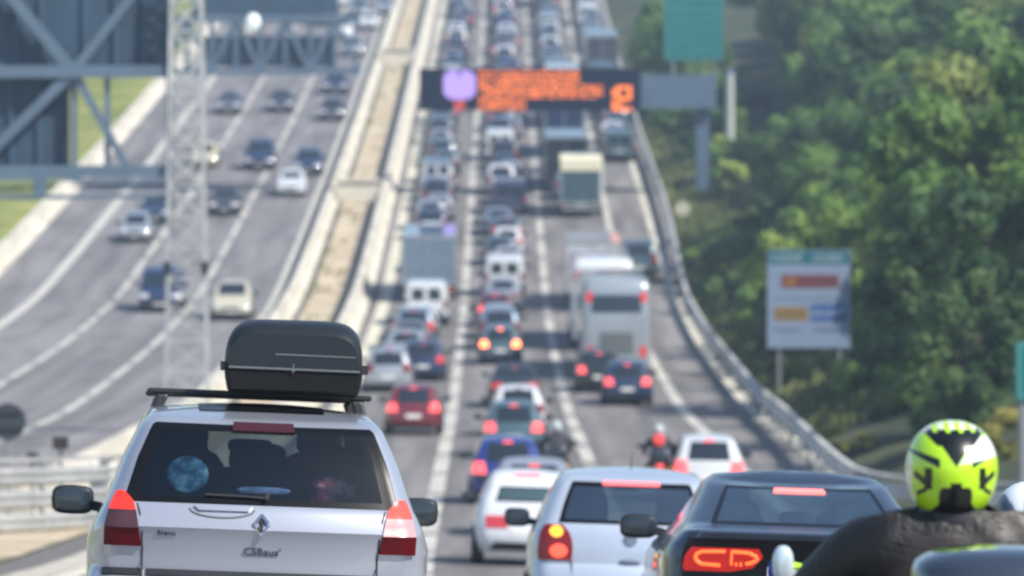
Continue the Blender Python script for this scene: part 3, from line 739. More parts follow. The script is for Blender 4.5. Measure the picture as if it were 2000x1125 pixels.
# ------------------------------------------------------------------ display board gantry (both carriageways)
bluesteel = mat('blue_grey_steel', (.10, .15, .22), .5, .2, var=.12, vscale=1)
darkpanel = mat('sign_back_panel', (.030, .062, .105), .6, 0, var=.2, vscale=.8)
def gantry_main():
    D = 296; xr = X(1372, D); g = gz(xr, D)
    root = empty('display_gantry', (xr, D, g)); tag(root, 'blue grey gantry carrying the orange lettered display board over the queue', 'gantry')
    x = lambda px: X(px, D)-xr
    z = lambda py: Z(py, D)-g
    gm = gz(X(800, D), D) - g
    m = MB(); m.box(-.38, .38, -.3, .3, -.3, z(150)); m.build('column', bluesteel, root)
    m = MB(); m.box(x(830), .75, -.9, .9, z(212), z(146)); m.build('beam', bluesteel, root)
    m = MB(); m.box(x(820), x(1250), -1.35, -.93, z(216), z(134)); o = m.build('display_board', mat('display_black', (.006, .010, .028), .6, spec=.1), root)
    bv = o.modifiers.new('b', 'BEVEL'); bv.width = .05; bv.segments = 2
    orange = mat('led_orange', (.3, .08, .01), .5, emit=(1, .20, .03), es=1.15); vio = mat('led_violet', (.3, .2, .5), .5, emit=(.46, .32, .92), es=.68); rd = mat('led_red', (.4, .05, .03), .5, emit=(1, .12, .08), es=.7)
    rr = random.Random(3)
    def glyph(mb, gx, gz_, w, h):
        for i in range(5):
            for j in range(7):
                edge = (i in (0, 4)) or (j in (0, 3, 6))
                if rr.random() < (.75 if edge else .30):
                    cx = gx+w*(i+.5)/5; cz = gz_+h*(j+.5)/7; s = w/5*.47
                    mb.quad((cx-s, -1.362, cz-s), (cx+s, -1.362, cz-s), (cx+s, -1.362, cz+s), (cx-s, -1.362, cz+s))
    for (xa, xb, ya, yb) in ((936, 1132, 165, 139), (936, 1178, 192, 167), (936, 1028, 215, 194), (1194, 1236, 217, 168)):
        mb = MB(); h = z(yb)-z(ya); w = h*.62 if xb-xa > 60 else x(xb)-x(xa); n = max(1, int((x(xb)-x(xa))/(w*1.14)+.4)); st = (x(xb)-x(xa))/n
        for k in range(n): glyph(mb, x(xa)+k*st, z(ya), st*.92, h)
        mb.build('led_text', orange, root, smooth=False, fixn=False)
    mb = MB(); cx, cz = x(898), z(166)
    for i in range(24):
        for j in range(22):
            a = (i-11.5)/12; b = (j-10.5)/11
            if abs(a)**3.2+abs(b)**3.2 < 1 and not (b > .55 and abs(a) < .12):
                s = .036; mb.quad(*[(cx+a*.93+u*s, -1.362, cz+b*.85+v*s) for u, v in ((-1, -1), (1, -1), (1, 1), (-1, 1))])
    mb.build('led_pictogram', vio, root, smooth=False, fixn=False)
    mb = MB()
    for i in range(6):
        for j in range(5): mb.quad(*[(cx-.25+i*.1+u*.036, -1.362, z(206)-.2+j*.1+v*.036) for u, v in ((-1, -1), (1, -1), (1, 1), (-1, 1))])
    mb.build('led_red_mark', rd, root, smooth=False, fixn=False)
gantry_main()
def gantry_far():
    # truss arm over the oncoming carriageway
    D = 296; xr = -27.3; g = gz(xr, D)
    root = empty('truss_gantry', (xr, D, g)); tag(root, 'farther blue grey truss gantry across the oncoming lanes with a round white floodlight', 'gantry')
    x = lambda px: X(px, D)-xr
    z = lambda py: Z(py, D)-g
    m = MB(); m.box(-.35, .35, -.3, .3, -.4, z(40)); m.build('column', bluesteel, root)
    m = MB(); xa, xb = 0, x(702); za, zb = z(140), z(38)
    for zz in (za, zb):
        for yy in (-.8, .8): m.beam((xa, yy, zz), (xb, yy, zz), .36)
    n = 13
    for k in range(n):
        u0, u1 = xa+(xb-xa)*k/n, xa+(xb-xa)*(k+1)/n
        for yy in (-.8, .8):
            m.beam((u0, yy, za), (u0, yy, zb), .2); m.beam((u0, yy, za if k % 2 else zb), (u1, yy, zb if k % 2 else za), .24)
    m.build('truss_arm', bluesteel, root)
    m = MB(); m.box(x(372), x(660), 1.0, 1.12, z(30), z(-70)); m.build('sign_panel', darkpanel, root)
    m = MB(); m.box(x(395), x(650), 1.0, 1.12, z(130), z(70)); m.build('sign_panel', darkpanel, root)
    m = MB(); m.ell((x(497), -1.1, z(44)), (.42, .3, .5), 12, 8); m.build('floodlight', mat('lamp_glass', (.7, .75, .72), .3, emit=(.9, 1, .95), es=.35), root)
gantry_far()

# ------------------------------------------------------------------ near truss gantry on a lattice mast
def gantry_left():
    D = 150; xm = X(365, D); g = gz(xm, D)
    root = empty('truss_gantry', (xm, D, g)); tag(root, 'huge blue grey truss gantry at top left with dark sign backs and pale lattice mast', 'gantry')
    x = lambda px: X(px, D)-xm
    z = lambda py: Z(py, D)-g
    pale = mat('pale_lattice', (.47, .48, .48), .5, .2, var=.1, vscale=2)
    m = MB(); zt = z(-60)
    def hw(zz): t = zz/zt; return (.62-.2*t, .5-.1*t)
    cs = [(-1, -1), (1, -1), (1, 1), (-1, 1)]
    n = 15
    for k in range(n):
        z0, z1 = zt*k/n, zt*(k+1)/n; a, b = hw(z0), hw(z1)
        for i, (sx_, sy) in enumerate(cs):
            p = (sx_*a[0], sy*a[1], z0); q = (sx_*b[0], sy*b[1], z1); m.beam(p, q, .055 + .03*(k > 6))
            s2 = cs[(i+1) % 4]; q2 = (s2[0]*b[0], s2[1]*b[1], z1); p2 = (s2[0]*a[0], s2[1]*a[1], z0)
            m.beam(p, q2, .022 + .032*(k > 6)); m.beam(p2, q, .022 + .032*(k > 6)); m.beam(q, q2, .03 + .03*(k > 6))
    m.build('lattice_mast', pale, root)
    m = MB()
    for sx_ in (-1, 1): m.box(sx_*.55-.1, sx_*.55+.1, -.62, -.5, z(535), z(510))
    m.build('junction_box', BLACK, root)
    xl = x(-700); xr = x(335)
    m = MB()
    T = .36
    for yy in (-.1,):
        for py, th in ((140, .42), (335, .34), (-150, .4)): m.beam((xl, yy, z(py)), (xr, yy, z(py)), T, th)
        for k in range(4):
            c = x(145)-k*(x(145)-x(-270)); hx = x(320)-x(145)
            m.beam((c, yy+.02, z(140)), (c-hx*1.18, yy+.02, z(340)), .3); m.beam((c, yy+.02, z(140)), (c+hx*.62, yy+.02, z(335)), .22)
            m.beam((c, yy+.01, z(140)), (c-hx*.86, yy+.01, z(-40)), .32); m.beam((c, yy+.01, z(140)), (c+hx*.8, yy+.01, z(-40)), .26)
    for px in (145, -110, 210, 330): m.beam((x(px), .03, z(335)), (x(px), .03, z(140)), .16)
    m.build('truss', mat('truss_steel', (.11, .16, .225), .5, .15, var=.1, vscale=1), root)
    m = MB(); m.box(xl, x(133), .35, .5, z(325), z(152)); m.build('sign_panel', darkpanel, root)
    m = MB(); m.box(xl, x(332), .35, .5, z(128), z(-110))
    m.build('sign_panel', darkpanel, root)
    m = MB()
    for px in (30, 80, 165, 225, 280, -60): m.box(x(px)-.05, x(px)+.05, .24, .349, z(127), z(-108))
    for px in (20, 75, -50): m.box(x(px)-.05, x(px)+.05, .24, .349, z(324), z(153))
    m.build('panel_rib', mat('rib_blue', (.05, .09, .15), .6), root)
    m = MB(); m.beam((x(-10), -.3, z(385)), (x(330), -.3, z(383)), .12); m.beam((x(-10), -.3, z(350)), (x(330), -.3, z(352)), .07); m.build('cable_tray', bluesteel, root)
gantry_left()

# ------------------------------------------------------------------ signs on the right
def tariff_sign():
    D = 178; x0 = X(1580, D); g = terr(x0, D); root = empty('road_sign', (x0, D, g)); tag(root, 'white road sign with teal header and red, yellow and blue panels before the trees', 'road sign')
    z = lambda py: Z(py, D)-g
    x = lambda px: (px-1580)*D/10000
    m = MB(); m.box(x(1499), x(1661), -.06, 0, z(680), z(488)); o = m.build('sign_board', mat('sign_white_shaded', (.20, .26, .38), .5, var=.06, vscale=1.5), root)  # white board; its shade is put into the blue-grey colour
    def p(nm, a, b, c, d, col, y=-.066):
        m = MB(); m.box(x(a), x(b), y, -.061, z(d), z(c)); m.build(nm, mat('sg_'+nm+str(a), col, .5), root)
    p('header', 1501, 1659, 490, 516, (.01, .12, .15)); p('red_panel', 1526, 1638, 537, 562, (.16, .03, .02)); p('yellow_panel', 1512, 1578, 600, 626, (.25, .16, .03)); p('blue_panel', 1584, 1654, 594, 628, (.03, .09, .28))
    wt = mat('sign_ink_white', (.5, .55, .6), .5); yt = mat('sign_ink_yellow', (.5, .35, .05), .5); dk = mat('sign_ink_dark', (.06, .08, .12), .5)
    rr = random.Random(5)
    def ink(nm, a, b, c, d, m_):          # unreadable rows of lettering strokes
        mb = MB(); xx = a
        while xx < b-3:
            w = rr.uniform(3, 6)
            mb.box(x(xx), x(xx+1.3), -.072, -.067, z(d), z(c))
            if rr.random() < .6: mb.box(x(xx+1.3), x(xx+w*.8), -.072, -.067, z(c+2), z(c))
            if rr.random() < .5: mb.box(x(xx+1.3), x(xx+w*.8), -.071, -.067, z(d), z(d-2))
            xx += w+1.5
        mb.build(nm, m_, root, smooth=False, weld=False)
    ink('lettering', 1508, 1570, 497, 510, wt); ink('lettering', 1590, 1650, 497, 510, wt); ink('lettering', 1532, 1560, 543, 557, yt); ink('lettering', 1566, 1634, 543, 557, dk)
    ink('lettering', 1516, 1575, 607, 619, dk); ink('lettering', 1590, 1650, 605, 618, wt); ink('lettering', 1512, 1560, 640, 648, dk); ink('lettering', 1590, 1650, 640, 648, dk)
    ink('lettering', 1512, 1650, 580, 586, mat('sign_ink_green', (.15, .25, .22), .5))
    for px in (1522, 1640):
        m = MB(); m.tube((x(px), .05, -.3), (x(px), .05, z(490)), .06, 10); m.build('post', mat('post_steel', (.3, .31, .32), .5, .4), root)
tariff_sign()
def green_sign(px0, px1, py0, py1, D, label, ground=None):
    xc = X((px0+px1)/2, D); g = terr(xc, D); root = empty('direction_sign', (xc, D, g)); tag(root, label, 'direction sign')
    w = (px1-px0)*D/20000; z0, z1 = Z(py1, D)-g, Z(py0, D)-g
    gm = mat('sign_green', (.0, .14, .14), .5, var=.1, vscale=.8)
    m = MB(); m.box(-w, w, -.08, 0, z0, z1); m.build('sign_board', gm, root)
    wt = mat('sign_border', (.06, .27, .25), .5); m = MB()
    for a, b, c, d in ((-w+.04, w-.04, z1-.12, z1-.04), (-w+.04, w-.04, z0+.04, z0+.12), (-w+.04, -w+.12, z0+.12, z1-.12), (w-.12, w-.04, z0+.12, z1-.12)): m.box(a, b, -.088, -.082, c, d)
    m.build('border', wt, root)
    rr = random.Random(2); m = MB(); zz = z1-.55
    while zz > z0+.3:
        xx = -w+.35
        while xx < w-.5:
            ww = rr.uniform(.12, .22)
            m.box(xx, xx+ww, -.088, -.082, zz-.12, zz+.03 if rr.random() < .5 else zz+.08); xx += ww+.1
        zz -= .7
    m.build('lettering', mat('sign_letter', (.03, .27, .26), .5), root, weld=False)
    for s in (-.7, .7):
        m = MB(); m.tube((s*w, .07, -.4), (s*w, .07, z1), .1, 10); m.build('post', mat('post_steel', (.3, .31, .32), .5, .4), root)
green_sign(1297, 1412, -40, 118, 345, 'large teal green direction sign among the trees at top right of the road')
green_sign(1984, 2080, 668, 782, 112, 'teal green sign cut by the right edge above the yellow bush')
D = 300; x0 = X(1425, D); g = terr(x0, D); root = empty('camera_pole', (x0, D, g)); tag(root, 'thick pale pole standing right of the gantry column against the trees', 'pole')
m = MB(); m.tube((0, 0, -.5), (0, 0, Z(140, D)-g), .3, 14, .24); m.build('shaft', mat('pole_grey', (.45, .5, .47), .5, var=.1), root)
m = MB(); m.lathe([(0, Z(140, D)-g+.15), (.26, Z(140, D)-g+.08), (.3, Z(140, D)-g-.05), (.24, Z(140, D)-g-.12)], 14, 'z'); m.build('cap', bluesteel, root)
D = 283; x0 = X(1333, D); g = terr(x0, D); root = empty('marker_sign', (x0, D, g)); tag(root, 'small round pale sign at the foot of the gantry column', 'road sign')
m = MB(); m.lathe([(0, -.02), (.42, -.02), (.42, .02), (0, .02)], 24, 'y', (0, 0, Z(408, D)-g)); m.build('sign_disc', mat('cream_sign', (.5, .49, .36), .5, var=.3, vscale=3), root)
m = MB(); m.tube((0, .05, -.3), (0, .05, Z(408, D)-g), .04, 8); m.build('post', mat('post_steel', (.3, .31, .32), .5, .4), root)
# ================================================================== NEAR CARS
def qx(sh, x, z):
    w, rx = lerp_tab(sh.width, z), lerp_tab(sh.rx, z); s = -1 if x < 0 else 1; x = abs(x)
    if x <= w-rx: return s*x/(w-rx)
    return s*(1+math.asin(min(1, (x-w+rx)/rx))*2/pi)
def xpatch(sh, name, pts, m, parent, off=.008, n=8, mz=6):
    """pts: outline as rows [(z, x_left, x_right), ...] -> a thick patch lying on the shell"""
    def tab(i): return [(p[0], p[i]) for p in pts]
    z0, z1 = pts[0][0], pts[-1][0]; mb = MB()
    def g(of): return [[sh.P(qx(sh, lerp_tab(tab(1), z)+(lerp_tab(tab(2), z)-lerp_tab(tab(1), z))*i/n, z), z, of) for i in range(n+1)] for z in [z0+(z1-z0)*j/mz for j in range(mz+1)]]
    a, b = g(off), g(-.012)
    for j in range(mz):
        for i in range(n): mb.quad(a[j][i], a[j][i+1], a[j+1][i+1], a[j+1][i])
        mb.quad(a[j][0], a[j+1][0], b[j+1][0], b[j][0]); mb.quad(a[j][n], b[j][n], b[j+1][n], a[j+1][n])
    for i in range(n): mb.quad(a[0][i], b[0][i], b[0][i+1], a[0][i+1]); mb.quad(a[mz][i], a[mz][i+1], b[mz][i+1], b[mz][i])
    return mb.build(name, m, parent)
def ribbon(sh, mb, path, r=.008, off=.016, closed=False):
    P = [sh.P(qx(sh, x, z), z, off) for x, z in path]
    if closed: P.append(P[0])
    for a, b in zip(P, P[1:]):
        if (b-a).length > 1e-5: mb.tube(a, b, r, 6)
def seatset(root, yr, zs, hw, hr=((-.36, .13), (0, .13), (.36, .13)), yf=None, high=.0):
    m = MB(); m.ell((0, yr, zs-.32), (hw, .1, .34), 20, 10, pw=.5); m.build('rear_seat', DARKINT, root)
    for x, r in hr:
        m = MB(); m.ell((x, yr, zs+.06+high), (r, .06, .1), 14, 8, pw=.55); m.build('headrest', DARKINT, root)
    if yf:
        for x in (-.38, .38):
            m = MB(); m.ell((x, yf, zs-.22), (.25, .1, .35), 16, 10, pw=.6); m.ell((x, yf, zs+.2), (.13, .06, .11), 14, 8, pw=.6); m.build('front_seat', DARKINT, root)
def cabin(root, L, zf, hw):
    m = MB(); m.box(-hw, hw, -L/2+.35, L/2-1.5, .28, .34); m.box(-hw, hw, L/2-1.62, L/2-1.25, .34, zf-.04); m.build('dashboard', DARKINT, root)
    m = MB(); m.ell((0, L/2-1.75, zf+.32), (.13, .02, .04), 14, 8, pw=.5); m.build('rear_view_mirror', BLACK, root)

# ---- silver people carrier with roof box (rear 27 m away)
SILVER = mat('silver_metallic', (.41, .44, .52), .30, .45, .9, var=.03, vscale=1.2)
def mpv():
    L = 4.26; root = empty('family_car')
    tag(root, 'silver people carrier with roof bars, child sunshade and lit left tail lamp, nearest car', 'car')
    rows = [.2, .3, .42, .55, .62, .655, .70, .74, .80, .86, .90, .93, .97, 1.02, 1.045, 1.06, 1.095, 1.15, 1.22, 1.30, 1.38, 1.45, 1.48, 1.50, 1.52, 1.54]
    Q = [0, .12, .25, .4, .55, .7, .8, .88, .94, 1.0, 1.1, 1.2, 1.3, 1.4, 1.5, 1.65, 1.8, 2, 2.04, 2.1, 2.3, 2.36, 2.4, 2.5, 2.62, 2.66, 2.8, 2.92, 3, 3.33, 3.66, 4, 4.06, 4.3, 4.65, 5]
    sh = shell(L, [(.2, .10), (.3, -.02), (.5, -.06), (.62, -.05), (.655, .0), (.70, .075), (.80, .06), (.90, .02), (.93, .0), (.97, .03), (1.045, .07), (1.06, .085), (1.30, .19), (1.48, .30), (1.54, .40)],
               [(.2, L-.2), (.3, L-.05), (.55, L), (.7, L-.08), (.86, L-.5), (.97, L-.95), (1.02, L-1.0), (1.48, L-1.75), (1.54, L-2.1)],
               [(.2, .78), (.3, .86), (.6, .915), (.86, .915), (.93, .89), (1.0, .86), (1.06, .825), (1.3, .74), (1.48, .655), (1.52, .62), (1.54, .59)], rows,
               rx=[(.2, .2), (.9, .17), (1.06, .13), (1.48, .09), (1.54, .10)], ry=[(.2, .26), (.9, .3), (1.06, .2), (1.54, .16)], crown=.07, crown_z=1.46, bow=[(.2, .12), (.9, .10), (1.5, .07)], tp=.0,
               roofclose=(.93, .8, .55, .3, 0), roofrise=.03, qcols=Q)
    wins = [('rear_window', -.93, .93, 1.095, 1.45, False, SGLASS), ('window_surround', -1.25, 1.25, 1.06, 1.50, False, FRIT),
            ('side_window', 2.05, 2.33, 1.045, 1.45, True, DGLASS), ('side_window', 2.38, 2.63, 1.045, 1.45, True, DGLASS), ('side_window', 2.65, 2.9, 1.045, 1.45, True, DGLASS), ('windscreen', 4.1, 5, 1.02, 1.48, False, CGLASS)]
    body = sh.body('body', wins, SILVER, root, lowz=.24)
    xpatch(sh, 'bumper_strip', [(.665, -.6, .6), (.70, -.6, .6)], BLACK, root, .012, 14, 2)
    xpatch(sh, 'bumper_strip', [(.665, -.83, -.63), (.70, -.83, -.63)], BLACK, root, .012, 5, 2); xpatch(sh, 'bumper_strip', [(.665, .63, .83), (.70, .63, .83)], BLACK, root, .012, 5, 2)
    # tailgate seams
    for s in (-1, 1):
        m = MB(); ribbon(sh, m, [(s*.625, z) for z in (.66, .75, .82, .83)], .005, .0); ribbon(sh, m, [(s*.628, .83), (s*.63, .9), (s*.645, 1.0), (s*.66, 1.05)], .005, .0); m.build('tailgate_seam', BLACK, root, smooth=False)
        # stacked lamp: lit red top, smoked middle, dark bottom; sun painted into right lenses
        t = empty('tail_lamp'); t.parent = root
        e = lambda zs: [(z, min(a, b), max(a, b)) for z, a, b in [(z, s*xi, s*xo) for z, xi, xo in zs]]
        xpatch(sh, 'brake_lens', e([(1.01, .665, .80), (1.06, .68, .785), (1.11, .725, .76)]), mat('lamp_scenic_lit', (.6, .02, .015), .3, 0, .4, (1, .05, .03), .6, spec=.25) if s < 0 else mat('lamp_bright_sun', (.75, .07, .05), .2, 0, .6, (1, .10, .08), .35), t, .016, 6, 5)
        xpatch(sh, 'clear_lens', e([(.925, .648, .82), (1.009, .664, .80)]), mat('lamp_smoke', (.07, .03, .04), .25, 0, 0, spec=.4) if s < 0 else mat('lamp_pale_sun', (.60, .34, .34), .2, .2, .6), t, .016, 6, 4)
        xpatch(sh, 'red_lens', e([(.83, .632, .82), (.924, .648, .82)]), mat('lamp_dark_red', (.10, .001, .004), .35, 0, 0, spec=.2), t, .016, 6, 4)
    xpatch(sh, 'brake_light', [(1.448, -.165, .165), (1.50, -.16, .16)], mat('lamp_maroon', (.05, .008, .012), .15, 0, .6), root, .02, 8, 2)
    # handle recess, wiper, emblem, lettering
    m = MB()
    ribbon(sh, m, [(-.21+.17*cos(a)-.0, 1.035+.045*sin(a)) for a in [pi+pi*i/16 for i in range(17)]], .006, .002); m.build('handle_recess', mat('recess_shadow', (.16, .19, .2), .5), root)
    xpatch(sh, 'tailgate_handle', [(1.022, -.33, -.07), (1.044, -.36, -.05)], SILVER, root, .014, 8, 2)
    m = MB(); ribbon(sh, m, [(-.30, 1.105), (-.05, 1.10), (.02, 1.095)], .007, .012); ribbon(sh, m, [(.02, 1.085), (.03, 1.12)], .012, .02); m.build('wiper', mat('wiper_grey', (.03, .03, .033), .5), root)
    m = MB(); ribbon(sh, m, [(0, .905), (-.038, .955), (0, 1.005), (.038, .955)], .010, .012, True); o = m.build('diamond_badge', CHROME, root)
    m = MB(); ribbon(sh, m, [(0, .93), (0, .98)], .010, .008); m.build('badge_core', BLACK, o)
    p0 = sh.P(0, .82, .004); tm = mat('badge_letters', (.07, .09, .11), .3, .3)
    def tx(name, body, size, x, z):
        p = sh.P(qx(sh, x, z), z, .004); u = sh.P(qx(sh, x+.03, z), z, .004)-sh.P(qx(sh, x-.03, z), z, .004); u.normalize(); up = (sh.P(qx(sh, x, z+.02), z+.02)-sh.P(qx(sh, x, z-.02), z-.02)).normalized(); nn = u.cross(up)
        M = Matrix((u, up, nn)).transposed().to_4x4(); M.translation = p; text(name, body, size, M, tm, root, .003)
    tx('lettering', 'CSBaus\u2019', .062, .01, .815); tx('model_lettering', 'Scenic', .04, -.50, .90)
    # roof bars with feet, sunroof
    for yb in (-L/2+1.15, -L/2+1.95):
        bar = MB(); bar.box(-.62, .62, yb-.025, yb+.025, 1.655, 1.687); o = bar.build('roof_bar', BLACK, root, smooth=False); bv = o.modifiers.new('b', 'BEVEL'); bv.width = .01
        for s in (-1, 1):
            f = MB(); f.add([Vector(v) for v in ((s*.50, yb-.05, 1.655), (s*.57, yb-.05, 1.655), (s*.60, yb-.06, 1.56), (s*.535, yb-.06, 1.56), (s*.50, yb+.05, 1.655), (s*.57, yb+.05, 1.655), (s*.60, yb+.06, 1.56), (s*.535, yb+.06, 1.56))], [(0, 1, 2, 3), (7, 6, 5, 4), (0, 4, 5, 1), (1, 5, 6, 2), (2, 6, 7, 3), (3, 7, 4, 0)])
            ff = f.build('bar_foot', BLACK, o, smooth=False); bv = ff.modifiers.new('b', 'BEVEL'); bv.width = .015; bv.segments = 2
    bvh = BVHTree.FromPolygons([v.co.copy() for v in body.data.vertices], [tuple(p.vertices) for p in body.data.polygons])
    def roofz(x, y): h = bvh.ray_cast(Vector((x, y, 3)), Vector((0, 0, -1)))[0]; return h.z if h else 1.55
    m = MB(); nx, ny = 16, 12; G = [[Vector((-.34+.68*i/nx, -L/2+.66+.62*j/ny, 0)) for i in range(nx+1)] for j in range(ny+1)]
    for r_ in G:
        for p in r_: p.z = roofz(p.x, p.y)+.006
    for j in range(ny):
        for i in range(nx): m.quad(G[j][i], G[j][i+1], G[j+1][i+1], G[j+1][i])
    m.build('sunroof', mat('sunroof_glass', (.006, .006, .008), .25, spec=.2), root, fixn=False)
    seatset(root, -L/2+1.05, 1.25, .62, ((.0, .16), (.39, .17)), -L/2+2.1, -.005)
    m = MB(); m.ell((-.46, -L/2+1.0, 1.22), (.19, .12, .27), 16, 10, pw=.55); m.build('child_seat', mat('child_seat_black', (.014, .015, .018), .8), root)
    cabin(root, L, 1.08, .68)
    m = MB(); m.box(-.62, .62, -L/2+.3, -L/2+.9, .98, 1.0); m.build('parcel_shelf', DARKINT, root)
    wheels(root, .88, (-L/2+.75, L/2-.8), .32, .21); arches(root, sh, (-L/2+.75, L/2-.8), .32)
    for s in (-1, 1): mirror(root, s*.865, L/2-1.35, 1.05, s, BLACK, .125, .085)
    xpatch(sh, 'number_plate', [(.40, -.26, .26), (.51, -.26, .26)], PLATE, root)
    for s in (-1, 1): sh.patch('headlamp', s*3.25, s*4.2, .65, .82, mat('headlamp_off', (.7, .7, .7), .1, .4, .6), root, .01)
    pose_rear(root, -1.368, 27, L, .080, .0, .010)
    return root, sh, L
MPV, MSH, ML = mpv()
MM = Matrix.LocRotScale(MPV.location, MPV.rotation_euler, None)
def inside(o, x, y, z, rot=(0, 0, 0)):
    M = MM @ Matrix.Translation((x, y, z)) @ Euler(rot).to_matrix().to_4x4(); o.location = M.translation; o.rotation_euler = M.to_euler()
# sunshade on the inner side of the rear window
shade_m = ramp_mat('shade_pattern', [(.38, (.01, .07, .20)), (.5, (.04, .22, .40)), (.64, (.25, .50, .62))], 16, .6, bump=0, detail=3)
m = MB(); m.lathe([(0, 0), (.108, 0), (.112, .006), (0, .006)], 28, 'y', (0, 0, 0)); o = m.build('sunshade', shade_m); inside(o, -.395, -ML/2+.32, 1.215, (-.35, 0, 0)); o.scale = (1.0, 1, .95)
tag(o, 'round blue patterned child sunshade inside the rear window of the silver people carrier', 'sunshade')
m = MB(); m.ell((0, 0, 0), (.13, .10, .11), 16, 10, pw=.75); o = m.build('shopping_bag', ramp_mat('bag_print', [(.42, (.03, .02, .06)), (.55, (.35, .04, .08)), (.62, (.5, .42, .45))], 14, .7, bump=.5)); inside(o, .40, -ML/2+.55, 1.13)
tag(o, 'dark red and white bag behind the rear window of the silver people carrier', 'bag')
m = MB(); m.ell((0, 0, 0), (.15, .03, .022), 14, 6, pw=.7); o = m.build('paper_roll', mat('blue_paper', (.15, .22, .42), .6, var=.4, vscale=20)); inside(o, .02, -ML/2+.5, 1.14)
tag(o, 'pale blue folded thing on the parcel shelf of the silver people carrier', 'folded paper')
# roof box
def roof_box():
    root = empty('roof_box'); tag(root, 'dark grey domed roof box strapped on the roof bars of the silver people carrier', 'roof box')
    w = .378; L = 1.9; n = 26
    def sec(y, s, top):
        pts = []
        for i in range(n+1):
            a = pi*i/n; c, d = cos(a), max(0, sin(a)); px = math.copysign(abs(c)**.34, c)*w*s; pz = d**.50*.265*top; pts.append(Vector((px*(1-.05*d), y, .115+pz)))
        return pts
    st = [(-.0, .93, .72), (.03, .98, .86), (.10, 1, .97), (.3, 1, 1.06), (.8, 1, 1.08), (1.3, .97, .95), (1.7, .85, .7), (1.85, .7, .45), (1.9, .6, .3)]
    m = MB(); S = [sec(y, a, b) for y, a, b in st]
    for a, b in zip(S, S[1:]):
        for i in range(n): m.quad(a[i], a[i+1], b[i+1], b[i])
    m.add(S[0], [tuple(range(n+1))]); m.add(S[-1], [tuple(range(n, -1, -1))])
    m.build('lid', mat('roof_box_lid', (.014, .019, .025), .42, 0, 0, var=.08, vscale=3, spec=.35), root)
    m = MB(); lo = []
    for y, a, b in st:
        ww = w*a; lo.append([Vector((-ww, y, .115)), Vector((-ww+.004, y, .07)), Vector((-ww+.018, y, .0)), Vector((ww-.018, y, .0)), Vector((ww-.004, y, .07)), Vector((ww, y, .115))])
    for a, b in zip(lo, lo[1:]):
        for i in range(5): m.quad(a[i], a[i+1], b[i+1], b[i])
    m.add(lo[0], [tuple(range(6))]); m.build('base_shell', mat('roof_box_base', (.006, .006, .007), .6, spec=.2), root)
    rim = mat('box_seam', (.17, .19, .21), .3, .3)
    m = MB(); m.tube((-w*.93, -.008, .118), (w*.96, -.008, .112), .0065, 6); m.build('seam_rail', rim, root)
    m = MB(); m.tube((-.10, -.002+.002, .195), (w*.90, 0, .19), .0045, 6); m.build('groove_highlight', rim, root)
    m = MB(); m.lathe([(0, -.02), (.009, -.02), (.010, 0)], 14, 'y', (.0, 0, .112)); m.tube((0, -.015, .095), (0, -.015, .145), .0035, 6); m.build('lock', rim, root)
    for s in (-1, 1):
        m = MB(); m.box(s*w-.02, s*w+.03, .03, .09, .10, .15); m.build('side_latch', BLACK, root)
    return root
rb = roof_box(); inside(rb, .165, -ML/2+.75, 1.692, (.0, -.005, -.05))

def near_lamp(sh, root, zs, m_list, side):
    t = empty('tail_lamp'); t.parent = root; s = side
    for nm, rows, mt in m_list: xpatch(sh, nm, [(z, min(s*a, s*b), max(s*a, s*b)) for z, a, b in rows], mt, t, .014, 6, 5)
def near_hatch(name, label, pt, L, rear, width, rows, glass_q, zb, zt, frit=.03, **k):
    root = empty(name); tag(root, label, 'car')
    front = [(.2, L-.2), (.35, L-.04), (.55, L), (.7, L-.1), (.84, L-.5), (.93, L-.95), (zb+.02, L-1.0), (zt, L-1.7), (zt+.06, L-1.95)]
    Q = sorted(set([0, .12, .25, .4, .55, .7, .8, .88, glass_q, glass_q+.07, 1.2, 1.3, 1.4, 1.5, 1.65, 1.8, 2, 2.05, 2.1, 2.3, 2.36, 2.4, 2.5, 2.62, 2.66, 2.8, 2.92, 3, 3.33, 3.66, 4, 4.06, 4.3, 4.65, 5]+([1.0] if abs(glass_q+.07-1) > .02 else [])))
    sh = shell(L, rear, front, width, rows, qcols=Q, roofclose=(.93, .8, .55, .3, 0), roofrise=.04, crown=k.get('crown', .06), crown_z=zt-.03, bow=k.get('bow', [(.2, .12), (1.5, .06)]), tp=.05, rx=k['rx'], ry=k['ry'])
    g = k.get('glass', CGLASS)
    wins = [('rear_window', -glass_q, glass_q, zb+frit, zt-frit, False, RGLASS if g is CGLASS else g), ('window_surround', -glass_q-.07, glass_q+.07, zb, zt, False, FRIT)]
    wins += [(n, a, b, zb, zt, True, k.get('side', DGLASS)) for n, a, b, _, _, m_, g_ in SIDE] + [('windscreen', 4.1, 5, zb, zt, False, CGLASS)]
    sh.body('body', wins, pt, root, lowz=.24)
    hw = max(v for _, v in width); wheels(root, hw, (-L/2+.68, L/2-.75), .3, .19); arches(root, sh, (-L/2+.68, L/2-.75), .3)
    for s in (-1, 1):
        mirror(root, s*(hw-.05), L/2-1.35, zb+.02, s, BLACK, .11, .08)
        sh.patch('headlamp', s*3.25, s*4.2, .62, .78, mat('headlamp_off', (.7, .7, .7), .1, .4, .6), root, .01)
    xpatch(sh, 'number_plate', [(.46, -.26, .26), (.57, -.26, .26)], PLATE, root)
    return root, sh
